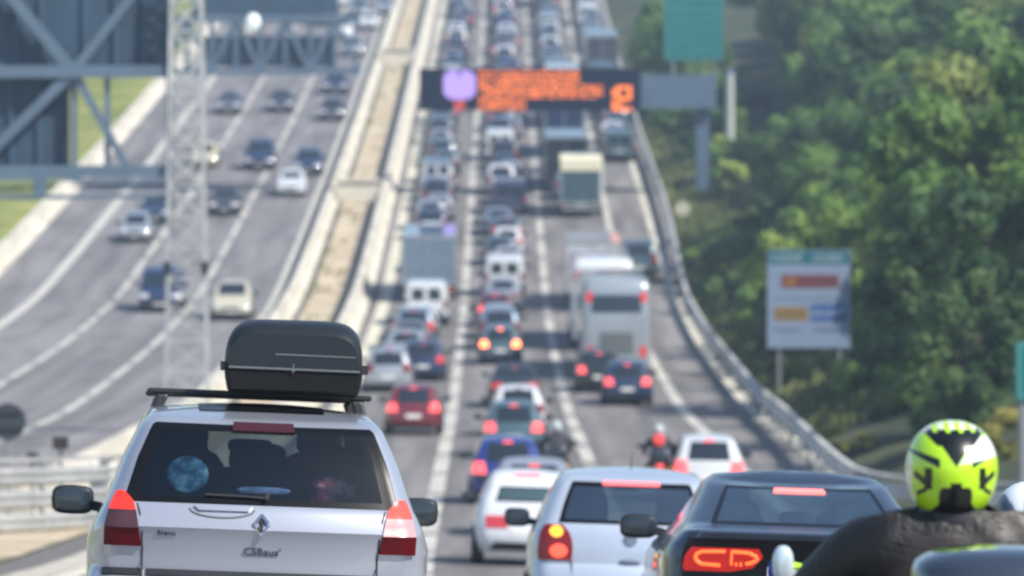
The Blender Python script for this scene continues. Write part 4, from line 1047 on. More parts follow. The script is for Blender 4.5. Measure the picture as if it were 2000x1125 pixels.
# ---- pale silver hatchback (41 m)
PSILV = mat('pale_blue_silver', (.47, .54, .66), .3, .25, .9, var=.03)
W2 = [(.2, .72), (.35, .80), (.6, .825), (.85, .825), (.97, .79), (1.04, .755), (1.2, .69), (1.36, .61), (1.40, .57), (1.43, .53)]
h2, s2 = near_hatch('hatchback_car', 'pale silver hatchback with orange and red tail lamp beside the dark saloon', PSILV, 3.9,
    [(.2, .1), (.35, 0), (.55, -.02), (.66, .0), (.70, .04), (.85, .04), (.98, .07), (1.04, .11), (1.36, .38), (1.43, .52)], W2,
    [.2, .3, .42, .55, .66, .70, .78, .86, .93, .98, 1.02, 1.05, 1.1, 1.18, 1.26, 1.32, 1.34, 1.37, 1.40, 1.42], .93, 1.03, 1.36,
    rx=[(.2, .2), (.97, .16), (1.43, .11)], ry=[(.2, .28), (.97, .24), (1.43, .16)])
for s in (-1, 1):
    near_lamp(s2, h2, None, [('lamp_housing', [(.72, .49, .76), (.82, .48, .765), (.93, .50, .75), (1.0, .57, .71)], mat('lamp_housing_red', (.22, .008, .01), .3, 0, .4))], s)
    t = [c for c in h2.children if c.name.startswith('tail_lamp')][-1 if s > 0 else 0]
    def blob(nm, x, z, rx_, rz_, mt, sh, tt):
        m = MB(); n = 16; c = sh.P(qx(sh, x, z), z, .03); vs = [c]+[sh.P(qx(sh, x+rx_*cos(2*pi*i/n), z+rz_*sin(2*pi*i/n)), z+rz_*sin(2*pi*i/n), .018) for i in range(n)]
        m.add(vs, [(0, 1+i, 1+(i+1) % n) for i in range(n)]); m.build(nm, mt, tt)
    blob('indicator', s*.62, .945, .055, .045, mat('amber_lit', (.8, .35, .03), .3, 0, .4, (1, .40, .04), 1.25), s2, t)
    blob('brake_bulb', s*.60, .795, .075, .055, mat('red_lit', (.8, .04, .03), .3, 0, .4, (1, .10, .05), 1.3), s2, t)
    m = MB(); ribbon(s2, m, [(s*.49, z) for z in (.5, .66, .72)], .005, .0); m.build('tailgate_seam', BLACK, h2, smooth=False)
xpatch(s2, 'brake_light', [(1.335, -.24, .24), (1.362, -.23, .23)], mat('red_lit_pink', (.8, .1, .12), .3, 0, .4, (1, .22, .25), .9), h2, .02, 8, 2)
m = MB(); c = s2.P(0, .90, .0); m.lathe([(0, -.02), (.045, -.022), (.055, -.012), (.055, .01)], 24, 'y', c); m.build('round_badge', mat('badge_grey', (.3, .36, .45), .2, .6), h2)
m = MB(); m.ell(s2.P(0, .72, .004), (.09, .015, .022), 16, 8, pw=.8); m.build('tailgate_handle', mat('handle_dark', (.12, .16, .24), .4), h2)
m = MB(); m.tube((.0, -1.3, 1.47), (.0, -1.42, 1.60), .005, 6, .003); m.build('aerial', BLACK, h2)
seatset(h2, -3.9/2+1.1, .98, .56, ((-.36, .12), (.36, .12)), -3.9/2+1.9); cabin(h2, 3.9, 1.02, .6)
m = MB(); m.ell((-.34, -1.15, 1.14), (.17, .1, .22), 14, 10, pw=.8); m.build('child_seat', mat('child_seat_black', (.014, .015, .018), .8), h2)
pose_rear(h2, .92, 41, 3.9, .0)
# ---- small white hatchback (79 m)
WHITE = mat('white_paint', (.68, .71, .76), .35, 0, .9, var=.03)
h3, s3 = near_hatch('hatchback_car', 'small white round hatchback with squarish red tail lamp left of the pale silver hatchback', WHITE, 3.6,
    [(.2, .12), (.35, 0), (.55, 0), (.7, .03), (.9, .07), (1.0, .10), (1.24, .26), (1.34, .32), (1.43, .5)], [(.2, .72), (.35, .80), (.6, .83), (.8, .82), (.97, .76), (1.1, .70), (1.25, .64), (1.36, .58), (1.43, .50)],
    [.2, .3, .42, .55, .66, .78, .86, .93, .99, 1.02, 1.06, 1.12, 1.17, 1.2, 1.23, 1.28, 1.33, 1.38, 1.42], .86, .99, 1.23, rx=[(.2, .24), (1.43, .16)], ry=[(.2, .3), (1.43, .2)], glass=mat('rear_glass_teal', (.05, .09, .10), .08, spec=.9))
for s in (-1, 1): near_lamp(s3, h3, None, [('lamp_lens', [(.58, .30, .66), (.77, .32, .66)], mat('lamp_soft_red', (.45, .035, .05), .3, 0, .6, (1, .1, .1), .12))], s)
xpatch(s3, 'brake_light', [(1.385, -.20, .20), (1.43, -.2, .2)], mat('red_lit_pink', (.8, .1, .12), .3), h3, .03, 8, 2)
xpatch(s3, 'bumper_insert', [(.24, -.6, .6), (.36, -.5, .5)], BLACK, h3, .012, 10, 2)
pose_rear(h3, .205, 79, 3.6, .01)
# ---- dark saloon (31 m)
NAVY = mat('dark_navy_metallic', (.035, .05, .085), .28, .5, .7, var=.05)
def dark_saloon():
    L = 4.7; root = empty('saloon_car'); tag(root, 'dark navy saloon with glowing orange ring tail lamp in front of the motorcyclist', 'car')
    rows = [.2, .3, .42, .55, .66, .76, .86, .94, .99, 1.02, 1.035, 1.045, 1.06, 1.08, 1.1, 1.16, 1.23, 1.29, 1.325, 1.35, 1.37, 1.385]
    Q = [0, .12, .25, .4, .55, .68, .78, .86, .94, 1, 1.1, 1.2, 1.4, 1.6, 1.8, 2, 2.05, 2.1, 2.3, 2.36, 2.4, 2.5, 2.62, 2.66, 2.8, 2.92, 3, 3.33, 3.66, 4, 4.06, 4.3, 4.65, 5]
    sh = shell(L, [(.2, .14), (.35, .02), (.55, 0), (.76, .06), (.94, .03), (1.02, .0), (1.035, .03), (1.045, .16), (1.06, .38), (1.08, .60), (1.35, 1.38), (1.385, 1.62)],
        [(.2, L-.2), (.35, L-.04), (.5, L), (.62, L-.08), (.76, L-.4), (.94, L-1.25), (1.06, L-1.5), (1.35, L-2.1), (1.385, L-2.35)],
        [(.2, .78), (.35, .88), (.6, .913), (.86, .90), (.94, .87), (1.02, .80), (1.06, .76), (1.08, .74), (1.35, .585), (1.385, .52)], rows,
        rx=[(.2, .22), (.94, .2), (1.06, .15), (1.385, .12)], ry=[(.2, .3), (1.0, .25), (1.385, .2)], qcols=Q, crown=.06, crown_z=1.3, bow=[(.2, .14), (1.0, .12), (1.4, .10)], tp=.05, roofclose=(.93, .8, .55, .3, 0), roofrise=.035)
    wins = [('rear_window', -.94, .94, 1.10, 1.33, False, RGLASS), ('window_surround', -1.0, 1.0, 1.08, 1.35, False, FRIT)]
    wins += [(n, a, b, 1.06, 1.325, True, mat('side_glass_blue', (.02, .05, .12), .05, spec=1.0)) for n, a, b, _, _, m_, g_ in SIDE] + [('windscreen', 4.1, 5, 1.06, 1.35, False, CGLASS)]
    sh.body('body', wins, NAVY, root, lowz=.24)
    xpatch(sh, 'boot_shade', [(.45, -.80, .80), (.90, -.80, .80), (.985, -.76, .76)], mat('boot_shade_black', (.004, .004, .006), .3, spec=.25), root, .004, 24, 10)  # shade below the boot lip, painted as a black overlay
    glow = mat('led_ring', (.6, .1, .03), .4, emit=(1, .14, .03), es=1.25); rim = mat('lamp_deep_red', (.14, .002, .003), .4, 0, .2, (1, .025, .012), .33)
    for s in (-1, 1):
        t = empty('tail_lamp'); t.parent = root
        xpatch(sh, 'lens', [(z, min(s*a, s*b), max(s*a, s*b)) for z, a, b in [(.775, .50, .78), (.80, .36, .79), (.87, .29, .78), (.925, .32, .74)]], rim, t, .012, 12, 6)
        m = MB()
        ribbon(sh, m, [(s*x, z) for x, z in ((.53, .905), (.68, .90), (.715, .88), (.715, .845), (.68, .822), (.56, .815))], .011, .02)
        ribbon(sh, m, [(s*x, z) for x, z in ((.49, .905), (.38, .90), (.33, .875), (.33, .855), (.37, .835), (.40, .83))], .011, .02); ribbon(sh, m, [(s*.49, .905), (s*.49, .82)], .007, .02)
        for x in (.46, .43): ribbon(sh, m, [(s*x, .835), (s*x, .815)], .007, .02)
        m.build('light_guide', glow, t)
    xpatch(sh, 'brake_light', [(1.305, -.165, .165), (1.33, -.155, .155)], mat('red_lit_pink2', (.8, .15, .15), .3, 0, .4, (1, .25, .22), 1.0), root, .012, 8, 2)
    m = MB()
    for dx in (-.07, .0, .07): m.lathe([(.03, -.006), (.036, -.006), (.036, .004), (.03, .004)], 16, 'y', sh.P(qx(sh, dx, .93), .93, .012))
    ob = MB(); xpatch(sh, 'number_plate', [(.70, -.26, .26), (.81, -.26, .26)], PLATE, root)
    seatset(root, -L/2+1.45, 1.08, .6, ((-.37, .14), (.37, .14)), -L/2+2.4); cabin(root, L, 1.08, .64)
    m = MB(); m.ell((0, -L/2+1.42, 1.11), (.12, .05, .07), 12, 8, pw=.5); m.build('headrest', DARKINT, root)
    for s in (-1, 1): mirror(root, s*.82, L/2-1.75, 1.05, s, BLACK, .125, .085); sh.patch('headlamp', s*3.25, s*4.2, .6, .74, mat('headlamp_off', (.7, .7, .7), .1, .4, .6), root, .01)
    wheels(root, .90, (-L/2+.98, L/2-.85), .33, .22); arches(root, sh, (-L/2+.98, L/2-.85), .33)
    pose_rear(root, 1.775, 31, L, .0); root.scale = (1.0, 1, .95)
dark_saloon()

# ================================================================== NEAR RIDERS
def helmet_bright():
    """fluorescent helmet with black flames; pattern is a surface print on the shell mesh"""
    m, t, b = newmat('helmet_fluo'); b.inputs['Roughness'].default_value = .25; b.inputs['Coat Weight'].default_value = .8
    MATS['helmet_fluo'] = m
    return m
FLUO = mat('fluo_shell', (.50, .86, .015), .28, 0, .9); FBLACK = mat('helmet_black', (.006, .008, .008), .3, 0, .5); FWHITE = mat('helmet_white', (.78, .82, .70), .25, 0, .8)
JACKET = ramp_mat('leather_jacket', [(.35, (.014, .011, .011)), (.6, (.036, .028, .028))], 4, .5, bump=.12, bscale=60, detail=5)
SHADE_TRIM = mat('jacket_shade_trim', (.008, .008, .009), .5, var=.2, bump=.4, bscale=50)
def main_rider():
    D = 14.4; xh = X(1862, D); root = empty('person'); g = gz(xh, D)
    tag(root, 'motorcyclist in a dark brown leather jacket and fluorescent yellow green helmet, seen from behind', 'person')
    root.location = (xh, D, g)
    zc = Z(918, D)-g          # helmet centre height
    j = {'pelvis': (.0, -.12, zc-.66, (.19, .16)), 'waist': (.0, -.05, zc-.48, (.20, .15)), 'chest': (.01, .02, zc-.30, (.235, .15)), 'upper': (.01, .04, zc-.185, (.205, .13)), 'neck': (.0, .03, zc-.16, (.095, .09)), 'skull': (0, .03, zc-.08, .07)}
    e = [('pelvis', 'waist'), ('waist', 'chest'), ('chest', 'upper'), ('upper', 'neck'), ('neck', 'skull')]
    for s, n in ((-1, 'l'), (1, 'r')):
        j['s'+n] = (s*.235, .05, zc-.205, .108); j['m'+n] = (s*.34, .10, zc-.30, .092); j['e'+n] = (s*.42, .17, zc-.42, .076); j['w'+n] = (s*.36, .42, zc-.50, .045); j['h'+n] = (s*.35, .48, zc-.50, .042)
        j['p'+n] = (s*.13, -.05, zc-.70, .12); j['k'+n] = (s*.26, .36, zc-.78, .08); j['a'+n] = (s*.22, .1, zc-1.12, .055); j['t'+n] = (s*.23, .26, zc-1.18, .045)
        e += [('upper', 's'+n), ('s'+n, 'm'+n), ('m'+n, 'e'+n), ('e'+n, 'w'+n), ('w'+n, 'h'+n), ('pelvis', 'p'+n), ('p'+n, 'k'+n), ('k'+n, 'a'+n), ('a'+n, 't'+n)]
    bo = skin_body('body', j, e, JACKET, root, 3); bo.data.materials.append(SHADE_TRIM)
    for v in bo.data.vertices:          # folds of the leather: ridged noise pushed along the normal
        p = v.co; q = Vector((p.x*5+3, p.y*5, (p.z-zc)*9 + abs(p.x)*7)); f = 1-abs(noise.noise(q))*2; f2 = 1-abs(noise.noise(q*2.3))*2
        if p.z > zc-.9: v.co = p + v.normal*(.009*f - .005)
    for f in bo.data.polygons:
        c = f.center
        if c.x < -.10-(zc-.12-c.z)*.35 or (c.z > zc-.175 and abs(c.x) < .13) or c.z < zc-.62: f.material_index = 1  # left side blackened as painted shade; neck and legs black too
    m = MB()      # yoke and centre seams with piping
    for s in (-1, 1):
        m.tube((0, -.085, zc-.235), (s*.16, -.075, zc-.20), .004, 6)
    m.tube((0, -.09, zc-.235), (0, -.11, zc-.5), .004, 6); m.build('jacket_seam', SHADE_TRIM, root)
    m = MB(); m.lathe([(.078, -.04), (.098, -.02), (.105, .02), (.085, .07), (.075, .09)], 24, 'z', (0, .03, zc-.155)); m.build('collar', BLACK, root)
    # helmet: egg shell, faces coloured by the printed pattern and a painted highlight
    a, b_, c = .131, .155, .138; nu, nv = 300, 180; mb = MB(); vs = []
    for jv in range(nv+1):
        ph = -pi/2*.92 + (pi/2*.92+pi/2)*jv/nv
        for i in range(nu):
            th = 2*pi*i/nu; ex = .9 if ph > 0 else .62; v = Vector((a*max(0, cos(ph))**ex*cos(th), b_*max(0, cos(ph))**ex*sin(th), c*sin(ph)))
            k = 1 - .04*max(0, -sin(ph)); vs.append(Vector((v.x*k, v.y*k + .03, v.z+zc)))
    def colour(p):
        x, z = (p.x/a), (p.z-zc)/c; ax = abs(x); back = p.y < .03+.05
        if not back: return 0
        if z > .84: return 2 if int((x+1.05)*8.5) % 2 == 0 else 0
        if .78 < z <= .84: return 1 if ax < .56 and int((x+1)*11) % 3 else (2 if ax > .5 else 0)
        if .52 < z <= .78 and ax < .64-(.78-z)*.95: return 1                       # crown band
        if .12 < z <= .52 and ax < (z-.10)*.72: return 1                           # wedge down the middle
        if x > 0 and .16 < z < .70 and ax > (z-.10)*.72+.02 and z > .14+.16*ax: return 2   # highlight painted white on the right
        if .34 < ax < .95 and abs(z-(.02+.42*ax)) < .10*(1.2-ax)+.012: return 1   # swept bars
        if .50 < ax < .66 and -.36 < z < .08: return 1                             # hooks
        if .62 < ax < .86 and abs(z+.20-(ax-.66)*.8) < .075: return 1
        if .60 < ax < .80 and abs(z+.36-(.62-ax)*.6) < .05: return 1
        if ax < .13 and -.34 < z < -.22: return 1
        if z < -.32 and ax < .20 + (-.32-z)*.75 - .10*cos(z*9): return 1
        if ax > .9 and z < .3: return 2 if x < 0 else 0
        return 0
    for jv in range(nv):
        for i in range(nu):
            f = (jv*nu+i, jv*nu+(i+1) % nu, (jv+1)*nu+(i+1) % nu, (jv+1)*nu+i); cen = sum((vs[q] for q in f), Vector())/4
            mb.add([vs[q] for q in f], [(0, 1, 2, 3)], colour(cen))
    mb.build('helmet', [FLUO, FBLACK, FWHITE], root, angle=80)
    for s in (-1, 1):     # gloved hands round the grips
        m = MB(); x0, y0, z0 = s*.35, .50, zc-.50
        for k in range(4):
            x = x0-.036+.024*k; m.tube((x, y0-.02, z0+.028), (x, y0+.035, z0+.024-.003*k), .0125, 7); m.tube((x, y0+.035, z0+.024-.003*k), (x, y0+.03, z0-.02), .0115, 7); m.tube((x, y0+.03, z0-.02), (x, y0+.002, z0-.025), .0105, 7)
        m.tube((x0-s*.04, y0-.04, z0), (x0-s*.06, y0, z0-.012), .014, 7); m.tube((x0-s*.06, y0, z0-.012), (x0-s*.05, y0+.03, z0-.02), .012, 7); m.build('glove', BLACK, root)
        m = MB(); m.tube((s*.366, .30, zc-.485), (s*.363, .40, zc-.497), .060, 14, .055); m.build('reflective_cuff', mat('fluo_band_glow', (.45, .85, .05), .5, 0, 0, (.5, 1, .05), .15), root)  # cuff is no lamp; its brightness is painted as weak emission
    return root, xh, D, g, zc
RD, xh, D0, g0, zc0 = main_rider()
def main_bike():
    root = motorcycle('motorcycle', mat('bike_dark_blue', (.02, .028, .045), .25, .2, .9), False, BRAKE, False); tag(root, 'dark motorcycle with rounded top case carrying the rider in the fluorescent helmet', 'motorcycle')
    root.location = (xh+.02, D0-.02, g0); z = lambda py, d=D0: Z(py, d)-g0
    m = MB(); M = Matrix.Rotation(.12, 3, 'X'); m.ell((.03, -.80, z(1128, 13.6)), (.235, .22, .085), 28, 14, pw=.72); o = m.build('top_case', mat('case_gloss', (.035, .05, .075), .18, .2, 1.0), root)
    m = MB(); m.ell((.03, -.80, z(1128, 13.6)-.05), (.24, .225, .02), 28, 8, pw=.7); m.build('case_seam', CHROME, o)
    xm = X(1530, D0+.55)-xh-.02
    m = MB(); m.ell((xm, .55, z(1104, D0+.55)), (.032, .03, .058), 18, 12, pw=.85); m.build('mirror_face', mat('mirror_sky', (.62, .74, .82), .15, .3, .6), root)  # reflected sky painted in as the pale mirror colour
    m = MB(); m.ell((xm-.012, .57, z(1120, D0+.55)), (.034, .02, .05), 14, 8); m.build('mirror_rim', mat('mirror_blue', (.03, .05, .35), .3), root)
    m = MB(); m.tube((xm+.03, .56, z(1106, D0+.55)), (-.30, .55, 1.0), .010, 8); m.build('mirror_stalk', mat('fluo_band_glow', (.45, .85, .05), .5), root)
main_bike()
# second rider, cut by the right edge
HPAT = ramp_mat('helmet_lines', [(.44, (.05, .075, .11)), (.49, (.10, .15, .22)), (.53, (.72, .78, .85))], 3.2, .3, bump=0, stretch=(3, 1, .8), detail=2)
D = 18.2; x0 = X(2012, D); r2 = seated_rider(mat('jacket_blue_grey', (.05, .06, .08), .7, var=.2), BLACK, HPAT); r2.location = (x0, D, Z(1018, D)-1.53); r2.location.y = D-.29
tag(r2, 'rider in a blue grey helmet with white lines, cut by the right edge', 'person')
b2 = motorcycle('motorcycle', mat('bike_grey', (.1, .11, .13), .3, .4, .8), False, BRAKE, False); b2.location = (x0, D-.29, gz(x0, D)); tag(b2, 'grey motorcycle under the rider cut by the right edge', 'motorcycle')
r2.location.z = gz(x0, D) + (Z(1018, D) - gz(x0, D) - 1.53)
# ================================================================== TRAFFIC
PAL = {'white': (.62, .65, .68), 'silver': (.36, .40, .45), 'pale blue': (.19, .26, .34), 'grey': (.13, .15, .18), 'dark grey': (.045, .052, .065), 'black': (.012, .014, .018),
       'dark blue': (.015, .03, .085), 'blue': (.015, .035, .19), 'red': (.15, .012, .022), 'maroon': (.12, .015, .03), 'dark green': (.015, .05, .045), 'cream': (.60, .55, .36), 'teal grey': (.08, .14, .17), 'beige': (.38, .33, .26), 'champagne': (.52, .49, .38)}
PM = {k: mat('PAINT '+k, v, .33, .35 if k in ('silver', 'grey', 'pale blue', 'teal grey') else 0, .85, var=.04) for k, v in PAL.items()}
PROTO = {'hatchback': hatch(), 'saloon': saloon(), 'estate': estate(), 'people carrier': estate(.9, 4.5, 1.68, 'people_carrier'), 'off-roader': estate(.93, 4.6, 1.78, 'off_road_car'), 'van': van(), 'coach': coach(), 'lorry': boxtruck(), 'camper': camper()}
LEN = {'hatchback': 3.95, 'saloon': 4.55, 'estate': 4.6, 'people carrier': 4.5, 'off-roader': 4.6, 'van': 4.9, 'coach': 11.8, 'lorry': 9.5, 'camper': 7.0}
CAT = {'van': 'van', 'coach': 'coach', 'lorry': 'lorry', 'camper': 'camper van'}
USED = set()
def vehicle(kind, colour, x, D, label, group=None, lit=1, oncoming=False, lampswap=None, yaw=None):
    p = PROTO[kind]
    if kind in USED: o = copy_tree(p, None, PM[colour])
    else:
        USED.add(kind); o = p
        def sw(ob):
            for s in ob.material_slots:
                if s.material and s.material.name.startswith('PAINT'): s.link = 'OBJECT'; s.material = PM[colour]
            for c in ob.children: sw(c)
        sw(o)
    pose(o, x, D, LEN[kind], yaw, oncoming)
    tag(o, label, CAT.get(kind, 'car'), group)
    for c in o.children:
        if (c.name.startswith('tail_lamp') or c.name.startswith('brake_light')) and c.material_slots:
            mt = {0: LAMPRED, 1: BRAKE, 2: BRAKEW, 3: LAMPDIM}[lit]; c.material_slots[0].link = 'OBJECT'; c.material_slots[0].material = mt
        if c.name.startswith('headlamp') and not oncoming and c.material_slots:
            c.material_slots[0].link = 'OBJECT'; c.material_slots[0].material = CLEARL
    return o
Q1 = 'queue in the left lane of the jammed carriageway'; Q2 = 'queue in the middle lane of the jammed carriageway'; Q3 = 'queue in the right lane of the jammed carriageway'
V = vehicle
V('hatchback', 'red', X(807, 148), 148, 'dark red hatchback with both brake lights lit, alone behind the left lane queue', Q1, 1)
V('estate', 'silver', X(757, 178), 178, 'silver estate at the tail of the left lane queue, half beside a navy car', Q1, 0)
V('hatchback', 'dark blue', X(826, 185), 185, 'navy hatchback just right of the silver estate in the left lane queue', Q1, 3)
V('saloon', 'silver', X(792, 193), 193, 'grey silver saloon directly beyond the silver estate in the left lane', Q1, 3)
V('hatchback', 'grey', X(803, 201), 200, 'grey hatchback two ahead of the silver estate in the left lane', Q1, 0)
V('people carrier', 'pale blue', X(808, 206), 206, 'pale blue people carrier three ahead of the silver estate in the left lane', Q1, 3)
V('saloon', 'white', X(815, 213), 213, 'white saloon between pale blue people carrier and white van, left lane', Q1, 3)
V('van', 'white', X(832, 222), 222, 'white van right behind the pale blue lorry in the left lane', Q1, 0)
V('lorry', 'pale blue', X(838, 237), 237, 'tall pale blue box lorry in the left lane queue', Q1, 3).scale = (.98, 1, .85)
V('hatchback', 'blue', X(990, 110), 110, 'bright blue hatchback behind small white and silver cars in the middle lane', Q2, 1)
V('saloon', 'silver', X(1042, 93), 94, 'silver saloon immediately beyond the small white hatchback', Q2, 1)
V('hatchback', 'teal grey', X(1003, 134), 134, 'teal grey hatchback with two lit lamps beyond the bright blue hatchback', Q2, 1)
V('hatchback', 'white', X(1012, 147), 147, 'white hatchback between teal grey hatchback and black saloon, middle lane', Q2, 0)
V('saloon', 'black', X(1005, 168), 168, 'black saloon in the gap of the middle lane queue', Q2, 3)
V('hatchback', 'teal grey', X(977, 196), 196, 'dark hatchback with orange glowing right lamp, first beyond the black saloon', Q2, 2)
V('people carrier', 'pale blue', X(975, 206), 206, 'pale blue people carrier second beyond the black saloon', Q2, 0)
V('saloon', 'silver', X(974, 213), 213, 'silver saloon third beyond the black saloon, middle lane', Q2, 0)
V('saloon', 'silver', X(982, 231), 231.5, 'low silver saloon close behind the white two-window van', Q2, 0)
V('hatchback', 'maroon', X(968, 221), 221, 'maroon hatchback one car short of the white two-window van', Q2, 1)
V('van', 'white', X(985, 240), 240, 'white van with two dark rear windows in the middle lane', Q2, 0)
V('hatchback', 'white', X(1385, 113), 113, 'white hatchback with pink brake lights just beyond the dark saloon, right lane', Q3, 1)
V('hatchback', 'dark blue', X(1226, 170), 170, 'dark blue hatchback low in front of the nearest coach, right one of two', Q3, 1)
V('hatchback', 'black', X(1171, 178), 178, 'black hatchback low in front of the nearest coach, left one of two', Q3, 1)
V('coach', 'silver', X(1204, 186), 186, 'silver grey coach nearest the camera in the right lane', Q3, 3)
V('coach', 'white', X(1178, 206), 206, 'white roofed coach second in line in the right lane', Q3, 0)
V('lorry', 'white', X(1160, 232), 232, 'white box lorry third in line beyond the two coaches', Q3, 0)
V('camper', 'teal grey', X(1136, 282), 282, 'tall camper with cream roof standing out in the right lane before the display board', Q3, 0)
V('off-roader', 'teal grey', X(1250, 250), 250, 'dark off-roader on the hard shoulder beside the white box lorry', None, 0)
# the rest of the queues, up the far slope
rr = random.Random(11)
LANES = {'left': (-4.2, Q1, 252), 'middle': (-.4, Q2, 250), 'right': (3.4, Q3, 292), 'shoulder': (7.0, 'queue on the hard shoulder far up the slope', 318)}
def ordinal(i):
    if i <= 30: return ORD[i-1]
    t = {3: 'thirty', 4: 'forty', 5: 'fifty', 6: 'sixty', 7: 'seventy'}[i//10]; return t.replace('y', 'ieth') if i % 10 == 0 else t+'-'+ORD[i % 10-1]
ORD = ['first', 'second', 'third', 'fourth', 'fifth', 'sixth', 'seventh', 'eighth', 'ninth', 'tenth', 'eleventh', 'twelfth', 'thirteenth', 'fourteenth', 'fifteenth', 'sixteenth', 'seventeenth', 'eighteenth', 'nineteenth', 'twentieth', 'twenty-first', 'twenty-second', 'twenty-third', 'twenty-fourth', 'twenty-fifth', 'twenty-sixth', 'twenty-seventh', 'twenty-eighth', 'twenty-ninth', 'thirtieth']
cols = ['silver']*6+['pale blue']*6+['grey']*4+['white']*5+['dark grey']*3+['teal grey']*4+['dark blue']*4+['black']*2+['blue', 'maroon']
for ln, (off, grp, d) in LANES.items():
    n1 = n2 = 0; last = None
    forced = {'left': {0: ('saloon', 'silver'), 1: ('hatchback', 'maroon'), 2: ('hatchback', 'white'), 3: ('people carrier', 'dark blue'), 4: ('people carrier', 'silver'), 5: ('hatchback', 'silver')},
              'middle': {0: ('saloon', 'silver'), 1: ('hatchback', 'teal grey'), 2: ('hatchback', 'white'), 3: ('estate', 'teal grey'), 4: ('saloon', 'pale blue')}, 'right': {1: ('lorry', 'dark grey'), 2: ('van', 'dark blue'), 4: ('lorry', 'dark blue'), 7: ('coach', 'white')}, 'shoulder': {}}[ln]
    k = 0
    while d < 492:
        kind, c = forced.get(k, (None, None))
        if not kind:
            kind = rr.choice(['hatchback', 'hatchback', 'saloon', 'saloon', 'estate', 'people carrier', 'off-roader', 'van'] + (['lorry', 'van'] if ln in ('right', 'shoulder') else []))
            c = rr.choice(cols)
            while c == last: c = rr.choice(cols)
        if kind == 'lorry' and c not in ('dark blue', 'dark grey', 'grey', 'teal grey'): c = 'dark grey'
        last = c
        x = CL(d)+2.3-2.3+{'left': -1.95, 'middle': 1.9, 'right': 5.7, 'shoulder': 9.2}[ln] + rr.uniform(-.35, .35)
        if d < 345: n1 += 1; lab = '%s %s, %s in the %s lane going up from the %s' % (c, kind, ORD[n1-1], ln, {'left': 'pale blue lorry', 'middle': 'two-window van', 'right': 'cream camper', 'shoulder': 'dark off-roader'}[ln])
        else: n2 += 1; lab = '%s %s, %s past the display board in the %s lane' % (c, kind, ORD[n2-1], ln)
        if ln == 'shoulder': lab = lab.replace('the shoulder lane', 'the hard shoulder')
        V(kind, c, x, d, lab, grp, rr.choice([0, 0, 0, 0, 0, 0, 0, 3, 1]))
        d += LEN[kind] + rr.uniform(.8, 1.7); k += 1
# oncoming traffic: (px, base y, kind, colour, label)
G4 = 'traffic coming down the opposite carriageway'
ON = [(450, 628, 'people carrier', 'champagne', 'champagne people carrier nearest of the oncoming traffic beside the roof box'),
      (312, 612, 'van', 'dark blue', 'dark blue oncoming car-derived van left of the champagne people carrier'),
      (262, 476, 'hatchback', 'silver', 'silver oncoming hatchback at the left edge of the lanes beside a dark one'),
      (302, 440, 'saloon', 'dark blue', 'dark blue oncoming saloon close behind the silver hatchback'),
      (437, 424, 'saloon', 'dark grey', 'dark grey oncoming saloon seen right behind the lattice mast'),
      (568, 386, 'saloon', 'white', 'white oncoming saloon nearest the median barrier'),
      (601, 345, 'estate', 'dark blue', 'dark blue oncoming estate just beyond the white saloon by the median'),
      (506, 335, 'off-roader', 'dark blue', 'tall dark blue oncoming off-roader in the centre oncoming lane'),
      (398, 330, 'hatchback', 'cream', 'cream oncoming hatchback hidden partly by the lattice mast'),
      (446, 225, 'saloon', 'grey', 'grey oncoming saloon far up, just right of the lattice mast'),
      (548, 222, 'saloon', 'dark grey', 'dark grey oncoming saloon with bright lamps far up, centre lane'),
      (648, 238, 'hatchback', 'dark grey', 'dark grey oncoming hatchback far up beside the median'),
      (655, 186, 'saloon', 'dark blue', 'dark blue oncoming saloon next behind the dark grey hatchback by the median'),
      (592, 146, 'estate', 'grey', 'grey oncoming estate under the far truss, left of a silver one'),
      (622, 142, 'hatchback', 'silver', 'silver oncoming hatchback under the far truss, right of a grey estate'),
      (690, 112, 'hatchback', 'silver', 'silver oncoming hatchback close to the median above the far truss'),
      (668, 78, 'people carrier', 'white', 'white oncoming people carrier above the far truss near the median'),
      (720, 60, 'saloon', 'white', 'white oncoming saloon near the top of the slope by the median'),
      (640, 52, 'van', 'white', 'white oncoming van above the far truss, left of the white saloon'),
      (700, 34, 'hatchback', 'pale blue', 'pale blue oncoming hatchback near the top edge by the median'),
      (752, 30, 'saloon', 'silver', 'silver oncoming saloon at the top edge closest to the median'),
      (590, 48, 'hatchback', 'beige', 'beige oncoming hatchback far up above the truss, outer lane'),
      (660, 14, 'estate', 'white', 'white oncoming estate cut by the top edge')]
for px, py, kind, c, lab in ON:
    d = D_at(py); V(kind, c, X(px, d), d, lab, G4, 0, True)
# motorcyclists in the queue
def biker(px, D, jc, hc, lp, lb1, lb2, dx=0):
    x = X(px, D); g = gz(x, D); b = motorcycle('motorcycle', mat('bike_'+lb2[:6], (.03, .035, .05), .3, .3, .8), True, BRAKE); b.location = (x, D+.9, gz(x, D+.9)); b.rotation_euler = (slope(x, D), 0, 0); tag(b, lb2, 'motorcycle')
    p = seated_rider(mat('jk'+lb1[:9], jc, .7, var=.2), BLACK, mat('hl'+lb1[:9], hc, .3, 0, .7)); p.location = (x, D+.9, gz(x, D+.9)+.03); p.rotation_euler = (slope(x, D), 0, 0); tag(p, lb1, 'person')
    return p
p = biker(1290, 113, (.02, .024, .035), (.45, .5, .52), 1, 'motorcyclist in a dark jacket and pale grey helmet left of the white hatchback', 'dark motorcycle with top case left of the white hatchback in the right lane')
m = MB(); m.ell((0, -.02, 1.33), (.12, .05, .12), 12, 8, pw=.7); m.build('glowing_pack', mat('pack_red_glow', (.5, .03, .03), .5, emit=(1, .1, .1), es=.6), p)  # red glow put into the pack by emission; it is no lamp
